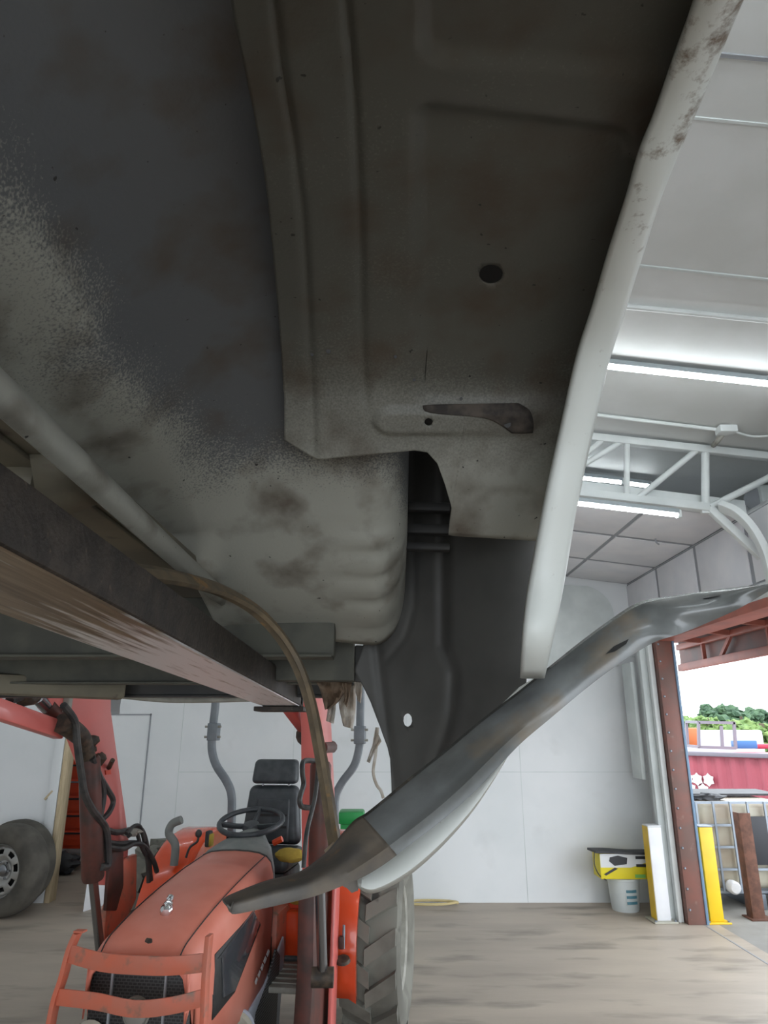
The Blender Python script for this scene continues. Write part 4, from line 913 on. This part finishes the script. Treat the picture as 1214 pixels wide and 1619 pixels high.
def box_in(u, v, u0, u1, v0, v1, k):       # 0..1 soft rounded rectangle
    dx = max(u0 - u, u - u1); dy = max(v0 - v, v - v1)
    r = 28; ax = max(dx + r, 0); ay = max(dy + r, 0); d = math.hypot(ax, ay) - r if (ax > 0 and ay > 0) else max(dx, dy)
    return 1 - sstep(-k, k, d)
def disp(u, v):
    h = 0
    h += .0055 * math.exp(-((u - pl(g1, v)) / 6.5) ** 2)
    h += .0055 * math.exp(-((u - pl(g2, v)) / 7.5) ** 2) * (1 - sstep(630, 660, v))
    h += .003 * sstep(pl(g1, v), pl(g2, v), u) * (1 - sstep(620, 660, v))
    vt = 172 + (u - 690) * .12
    h += .012 * box_in(u, v, 660, 2000 if v > 260 else 1000, vt + 4, 640, 16) * (1 - .0 * v)
    h += .010 * box_in(u, v, 668, 2000, -400, 96 + (u - 690) * .06, 16)
    h -= .010 * box_in(u, v, 590, 850, 646, 684, 7)
    h -= .004 * box_in(u, v, 668, 842, 636, 690, 5) * 0
    h += .004 * sstep(766, 778, v)
    return h
holes = [(777, 445, 19, 15), (677, 663, 6.5, 6), (801, 666, 7, 7), (387, 530, 3, 3)]
vrow = list(range(-300, 0, 30)) + [i * 6 for i in range(0, 104)]
ts = sorted(set([i / 130 for i in range(131)] + [.445 + i * .004 for i in range(45)]))
rows = []; uvr = []
NB = 34
def surf(u, v, h=None):
    p = pan_pt(u, v); e = 2.0
    n = (pan_pt(u + e, v) - pan_pt(u - e, v)).cross(pan_pt(u, v + e) - pan_pt(u, v - e)).normalized()
    if n.dot(p - Vector((0, 0, CAMZ))) < 0: n = -n
    return p + n * disp(u, v)
nrow = len(vrow) + NB
for r in range(nrow):
    row = []; uvl = []
    for t in ts:
        if r < len(vrow): v = vrow[r]
        else:
            q = (r - len(vrow) + 1) / NB; v = lerp(vrow[-1], pl(bot_t, t), q)
        u0 = cr(seam_u, v); u1 = cr(lip_in, v) + 16
        if v > 690: u0 = 450
        u = lerp(u0, u1, t)
        if r >= len(vrow):                     # keep the lower rows in straight columns so that the cut-out stays crisp
            ub = lerp(cr(seam_u, 660), cr(lip_in, 660) + 16, t); u = lerp(ub, u, 1) if t > .62 else ub
        for (hu, hv, ru, rv) in holes[:3]:
            d_ = math.hypot((u - hu) / ru, (v - hv) / rv); w_ = max(4.5 / ru, 6.5 / rv)
            if abs(d_ - 1) < w_ * .56 and d_ > .01: u = hu + (u - hu) / d_; v = hv + (v - hv) / d_
        uvl.append((u, v)); row.append(surf(u, v))
    rows.append(row); uvr.append(uvl)
def skiph(i, j):
    us = [uvr[i][j], uvr[i+1][j], uvr[i][j+1], uvr[i+1][j+1]]; u = sum(p[0] for p in us) / 4; v = sum(p[1] for p in us) / 4
    return any(((u - a) / c) ** 2 + ((v - b) / d) ** 2 < 1 for a, b, c, d in holes[:3])
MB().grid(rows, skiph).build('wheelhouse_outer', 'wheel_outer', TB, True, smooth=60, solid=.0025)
# rusted bracket end on the flap
def patch(ul, ur, name, m):
    L_ = smooth_path([Vector((u, v, 0)) for u, v in ul], 4); R_ = smooth_path([Vector((u, v, 0)) for u, v in ur], 4); rr = []
    for a, b in zip(L_, R_):
        rr.append([surf(lerp(a.x, b.x, k / 10), lerp(a.y, b.y, k / 10)) - ray(a.x, a.y).normalized() * .0025 for k in range(11)])
    return MB().grid(rr).build(name, m, TB, True, solid=.002)
patch([(668, 642), (680, 650), (760, 656), (790, 668), (808, 682)], [(820, 640), (836, 648), (841, 660), (842, 672), (842, 684)], 'rusted_bracket', 'rust_dark')
for (hu, hv, hr) in ((801, 667, .0065), (730, 634, .003), (655, 604, .003), (625, 566, .003), (519, 556, .004), (493, 563, .003)):
    p_ = surf(hu, hv); MB().lathe([(0, .001), (hr, .001), (hr, -.004)], p_ - ray(hu, hv).normalized() * .0035, tuple(-ray(hu, hv).normalized()), 10).build('bolt_hole', 'grille_black', TB, True)
# ---- white arch lip: a rolled strip along the opening
def lip_pt(u, v, k):
    up = cr([(-300, .52), (-150, .58), (0, .61), (140, .615), (300, .60), (400, .595), (480, .585), (560, .555), (680, .465), (790, .36), (900, .25), (1000, .145), (1090, .065)], v) + k
    d = ray(u, v); return Vector((0, 0, CAMZ)) + d * (up / d.z)
rows = []
LV = [-300 + i * 14 for i in range(0, 100)]
LV = [v for v in LV if v <= 1080]
def lrow(v):
    a = cr(lip_in, v); b = cr(lip_out, v)
    pts = []
    for q, dep in ((-.02, .018), (0, .008), (.05, .001), (.15, -.003), (.5, -.004), (.85, 0), (.95, .004), (1.0, .010), (1.0, .03)):
        u = lerp(a, b, q); p = lip_pt(u, v, 0); d = (p - Vector((0, 0, CAMZ))).normalized(); pts.append(p + d * dep)
    return pts
for v in LV: rows.append(lrow(v))
MB().grid(rows).build('arch_lip', 'truck_lip', TB, True, smooth=70, solid=.0025)
# ---- outer bedside skin rising from the lip
rows = []
for v in LV:
    p = lrow(v)[-1]; k = sstep(.92, 1.15, p.y) * .10; rows.append([p, p + Vector((.003, 0, .02)), Vector((p.x + .004 + k * .6, p.y, lerp(p.z, 2.45, .5))), Vector((p.x + .008 + k, p.y, 2.45)), Vector((p.x + k, p.y, 2.62)), Vector((p.x - .03 + k, p.y, 2.80))])
MB().grid(rows).build('bedside_outer', 'truck_white', TB, True, smooth=60, solid=.003)
# upper bed walls / floor block the light from above
MB().span((-1.75, -.9, 2.045), (-.415, 2.45, 2.06)).build('bed_floor', 'sill_tan', TB, True)
MB().span((.28, -.9, 2.46), (.30, 2.45, 2.80)).build('bedside_inner_wall', 'inner_dark', TB, True)
MB().span((-.57, -.9, 2.46), (.30, 2.45, 2.475)).build('light_block_top', 'inner_dark', TB, True)  # unseen lid added to keep the wheelhouse cavity dark
MB().span((-.57, -.9, 2.06), (-.56, 2.45, 2.47)).build('light_block_side', 'inner_dark', TB, True)  # unseen side closure added to keep light out of the cavity
MB().span((-1.75, 2.42, 2.05), (.36, 2.45, 2.75)).build('bed_front_wall', 'truck_white', TB, True)
# ---- bedside inner skin beyond the wheel opening
def bi(u, v):
    Y = lerp(1.86, 1.50, sstep(560, 850, u)) - .0
    g = pl([(700, 700), (1020, 700), (1062, 717), (1130, 713), (1200, 690), (1300, 660)], v)
    Y += .018 * math.exp(-((u - g) / 9) ** 2) - .012 * sstep(g, g + 20, u)
    g2_ = pl([(900, 580), (1040, 598), (1120, 608), (1300, 632)], v); Y += .014 * math.exp(-((u - g2_) / 8) ** 2)
    g3_ = pl([(700, 655), (960, 655), (1010, 640), (1045, 610)], v); Y += .006 * math.exp(-((u - g3_) / 6) ** 2) * (1 - sstep(1040, 1060, v))
    return W(u, v, Y)
vb_ = [(560, 1345), (620, 1290), (700, 1240), (800, 1150), (830, 1125), (900, 1080)]
lft = [(700, 640), (950, 600), (1060, 560), (1085, 574), (1110, 586), (1150, 601), (1180, 612), (1200, 617), (1300, 621)]
rgt = [(700, 900), (840, 862), (860, 856), (965, 840), (1080, 832), (1180, 835), (1300, 840)]
rows = []; uvq = []
vq = [690 + i * 6 for i in range(101)]
for v in vq:
    row = []; uq = []
    for i in range(91):
        u = lerp(pl(lft, v), pl(rgt, v), i / 90); vv = min(v, pl(vb_, u))
        d_ = math.hypot((u - 644.5) / 7.5, (vv - 1138.5) / 10.5)
        if abs(d_ - 1) < .34 and d_ > .01: u = 644.5 + (u - 644.5) / d_; vv = 1138.5 + (vv - 1138.5) / d_
        row.append(bi(u, vv)); uq.append((u, vv))
    rows.append(row); uvq.append(uq)
def skq(i, j):
    us = [uvq[i][j], uvq[i+1][j], uvq[i][j+1], uvq[i+1][j+1]]; u = sum(p[0] for p in us) / 4; v = sum(p[1] for p in us) / 4
    return ((u - 644.5) / 7.5) ** 2 + ((v - 1138.5) / 10.5) ** 2 < 1
MB().grid(rows, skq).build('bedside_inner', 'inner_dark', TB, True, smooth=60, solid=.003)
# ribs in the dark gap
for (v0, v1) in ((792, 806), (826, 842), (856, 868)):
    MB().prism([W(640, v0, 1.60), W(712, v0 + 2, 1.57), W(712, v1 + 2, 1.57), W(640, v1, 1.60)], (0, .03, 0)).build('gap_brace', 'black_metal', TB, True, bevel=.005)
# ---- cross sills under the floor
def sill(Y, xr, zt, zb, m='sill_grey', xl=-1.72, fl=.035):
    s_ = MB().span((xl, Y, CAMZ + zb), (xr, Y + .05, CAMZ + zt)).build('cross_sill', m, TB, True, bevel=.006)
    MB().span((xl, Y - fl, CAMZ + zb - .004), (xr - .004, Y + .05, CAMZ + zb + .002)).build('sill_flange', m, s_, bevel=.001)
    return s_
sill(1.70, -.122, .312, .165)
sill(2.12, -.13, .30, .128, 'sill_grey', -1.72, .02)
sill(2.36, -.1, .25, .10, 'black_metal', -1.72, .01)
MB().span((-1.72, .86, CAMZ + .30), (-.47, .98, CAMZ + .345)).build('cross_sill', 'sill_tan', TB, True, bevel=.02)
MB().grid([[(-.47, .84, CAMZ+.345), (-.47, .87, CAMZ+.302), (-.47, .97, CAMZ+.302), (-.47, 1.02, CAMZ+.345)], [(-.43, .84, CAMZ+.345), (-.43, .88, CAMZ+.315), (-.43, .96, CAMZ+.315), (-.43, 1.02, CAMZ+.345)], [(-.405, .84, CAMZ+.347), (-.405, .9, CAMZ+.342), (-.405, .95, CAMZ+.342), (-.405, 1.02, CAMZ+.347)]]).build('sill_end', 'sill_tan', TB, True, solid=.003)
for i in range(6):
    x = -.52 - i * .2; MB().span((x - .05, -.8, CAMZ + .337), (x + .05, 2.4, CAMZ + .346)).build('floor_rib', 'sill_tan', TB, True, bevel=.004)
a = W(531, 1012, 1.88); b = W(559, 1076, 1.88)
MB().span((a.x - .4, 1.88, b.z), (b.x, 1.95, a.z)).build('sill_block', 'sill_grey', TB, True, bevel=.004)
a2 = W(594, 1078, 1.93); MB().span((b.x, 1.93, a2.z), (a2.x, 2.02, a.z - .008)).build('sill_block', 'inner_dark', TB, True, bevel=.004)
MB().bar([(-1.6, 1.9, CAMZ + .135), (-.85, 2.3, CAMZ + .115)], .06, .10).build('underbody_brace', 'sill_tan', TB, True, bevel=.01)
# ---- torn lower fender strip hanging below the arch
up_e = [(352, 1424), (366, 1415), (420, 1394), (470, 1381), (500, 1362), (520, 1345), (545, 1315), (562, 1297), (580, 1286), (610, 1262), (650, 1229), (700, 1190), (760, 1140), (820, 1094), (870, 1054), (920, 1014), (965, 981), (1000, 958), (1030, 948), (1080, 941), (1150, 931), (1214, 924), (1300, 905)]
lo_e = [(365, 1436), (372, 1443), (440, 1429), (490, 1417), (520, 1407), (550, 1395), (575, 1384), (605, 1366), (640, 1340), (700, 1294), (750, 1250), (790, 1208), (825, 1172), (870, 1134), (920, 1092), (970, 1054), (1030, 1016), (1075, 1001), (1130, 978), (1175, 957), (1220, 930), (1245, 920), (1310, 912)]
dep = [(0, 1.00), (.25, 1.08), (.35, 1.13), (.5, 1.18), (.62, 1.20), (.8, 1.17), (1, 1.08)]
n = 120; US = list(zip(up_e, lo_e)); rows = []; rinfo = []
ua = smooth_path([Vector((u, v, 0)) for u, v in up_e], 6); la = smooth_path([Vector((u, v, 0)) for u, v in lo_e], 6)
for i in range(len(ua)):
    t = i / (len(ua) - 1); Y = cr(dep, t); row = []
    for k in range(15):
        q = k / 14; p = ua[i] * (1 - q) + la[i] * q
        bul = .022 * math.sin(math.pi * q) * (sstep(.05, .3, t)) + .010 * math.exp(-((q - .78) / .07) ** 2) * sstep(.2, .3, t) * (1 - sstep(.5, .62, t))
        yy = Y + .07 * (1 - q) * sstep(.08, .3, t) - bul
        if t > .7: yy += .008 * math.sin(t * 60) * math.sin(q * 4) * sstep(.7, .75, t) * (1 - sstep(.85, .92, t))
        if k == 0: yy += .006
        yy += .09 * max(0, .52 - q) * (1 - sstep(.2, .36, t))
        row.append(W(p.x, p.y, yy))
    # turned edges
    row.append(row[-1] + Vector((0, .012, .006)))
    rows.append(row); rinfo.append(t)
i1 = int(len(rows) * .335)
fs = MB().grid(rows[i1:]).build('torn_lower_strip', 'strip_dark', TB, True, smooth=60, solid=.003)
MB().grid([[p + Vector((0, -.001, 0)) for p in r] for r in rows[:i1 + 3]]).build('bare_strip_end', 'strip_matte', fs, smooth=60, solid=.003)
# slots in the strip
def strip_pt(u, v, off=-.004):
    best = None
    for i, r in enumerate(rows):
        for p in r:
            d = p - Vector((0, 0, CAMZ)); c = d.y * CP + d.z * SP; uu = 607 + FPX * d.x / c; vv = 809.5 - FPX * (d.z * CP - d.y * SP) / c
            e = (uu - u) ** 2 + (vv - v) ** 2
            if best is None or e < best[0]: best = (e, p)
    return W(u, v, best[1].y + off)
for pts in ([(958, 1034), (970, 1022), (994, 1010), (990, 1018), (972, 1030)], [(1112, 946), (1122, 940), (1142, 937), (1138, 942), (1122, 946)]):
    MB().prism([strip_pt(u, v) for u, v in pts], (0, .003, 0)).build('slot', 'grille_black', fs)
# painted white flap under the strip
fl_u = [(566, 1384), (600, 1370), (640, 1341), (700, 1294), (750, 1250), (790, 1208), (806, 1188)]
fl_l = [(566, 1402), (590, 1411), (640, 1387), (690, 1345), (740, 1290), (780, 1232), (808, 1184)]
ua = smooth_path([Vector((u, v, 0)) for u, v in fl_u], 6); la = smooth_path([Vector((u, v, 0)) for u, v in fl_l], 6); rr_ = []
for i in range(len(ua)):
    t = i / (len(ua) - 1); Y = lerp(1.17, 1.215, t); row = []
    for k in range(9):
        q = k / 8; p = lerp(ua[i] + Vector((0, -10, 0)), la[i], q); row.append(W(p.x, p.y, Y + .035 - .045 * math.sin(q * math.pi / 2) * (1 - .6 * t) + (.02 if k == 8 else 0) + (.02 * (1 - sstep(0, .06, t)))))
    rr_.append(row)
MB().grid(rr_).build('painted_flap', 'truck_white', fs, smooth=60, solid=.003)
MB().prism([W(535, 1398, 1.2), W(568, 1388, 1.2), W(566, 1408, 1.2), W(556, 1412, 1.2), W(548, 1404, 1.2)], (0, .01, 0)).build('torn_tab', 'strip_matte', fs)
# small white corner where the arch lip meets the strip
MB().prism([W(822, 1086, 1.42), W(858, 1064, 1.4), W(870, 1075, 1.4), (W(800, 1120, 1.42)), W(795, 1112, 1.42)], (0, .01, 0)).build('lip_corner', 'truck_white', TB, True)

# ================================================================== BENT STRAP AND TORN PLASTIC
stp = [W(250, 912, 1.08), W(300, 922, 1.18), W(350, 936, 1.30), W(400, 963, 1.38), W(440, 1003, 1.43), W(470, 1052, 1.455), W(490, 1110, 1.44), W(504, 1180, 1.41), W(516, 1250, 1.38), W(526, 1315, 1.34), W(531, 1345, 1.31)]
stp = [W(170, 905, .95)] + stp
o = thing('bent_strap', 'bent rusty brown strap curving down from the fork to the hanging strip', 'strap', tuple(W(531, 1345, 1.31)))
MB().tube(smooth_path(stp, 6), 1, prof=[(.013, .018), (.004, .018), (0, .004), (-.013, -.002), (-.013, -.016), (.006, -.018), (.012, -.004)], up=(1, 0, .8)).build('strap', 'strap_brown', o, True, smooth=20)
MB().prism([W(512, 1345, 1.315), W(536, 1322, 1.315), W(540, 1336, 1.315), W(520, 1356, 1.315)], (0, .006, 0)).build('strap_foot', 'strap_brown', o, True)
rg = thing('torn_plastic', 'torn whitish plastic and brown rag hanging below the bed sill', 'plastic', tuple(W(545, 1078, 1.95)))
def rag(outline_l, outline_r, Y, m, nm, amp=.02):
    L_ = smooth_path([Vector((u, v, 0)) for u, v in outline_l], 5); R_ = smooth_path([Vector((u, v, 0)) for u, v in outline_r], 5); rows = []
    for i in range(len(L_)):
        row = []
        for k in range(9):
            p = lerp(L_[i], R_[i], k / 8); row.append(W(p.x, p.y, Y + amp * noise.noise(Vector((p.x * .12, p.y * .12, Y)))+ amp * .6 * math.sin(k * 1.4 + i * .2)))
        rows.append(row)
    MB().grid(rows).build(nm, m, rg, True, smooth=60, solid=.002)
rag([(498, 1075), (506, 1090), (512, 1112), (514, 1122)], [(560, 1075), (546, 1092), (534, 1110), (520, 1120)], 1.97, 'rag_brown', 'brown_rag')
rag([(514, 1098), (518, 1120), (516, 1140)], [(532, 1098), (530, 1122), (527, 1144)], 1.99, 'plastic_rag', 'plastic_scrap')
rag([(535, 1095), (536, 1115), (540, 1135), (543, 1148)], [(562, 1080), (562, 1105), (561, 1130), (557, 1152)], 2.0, 'plastic_rag', 'plastic_scrap')
rag([(540, 1080), (545, 1100), (543, 1110)], [(556, 1080), (552, 1105), (548, 1118)], 1.95, 'rag_brown', 'brown_rag', .01)
rag([(560, 1076), (562, 1090), (566, 1108)], [(574, 1076), (572, 1092), (570, 1112)], 1.95, 'plastic_rag', 'plastic_scrap', .01)
rag([(594, 1150), (588, 1180), (580, 1204)], [(603, 1172), (592, 1188), (584, 1206)], 1.9, 'plastic_rag', 'plastic_scrap', .01)
MB().tube(smooth_path([W(597, 1150, 1.9), W(594, 1190, 1.9), W(590, 1220, 1.9), W(595, 1240, 1.9), W(602, 1250, 1.9), W(606, 1262, 1.9)], 5), .004, 6).build('plastic_strand', 'plastic_rag', rg, True)
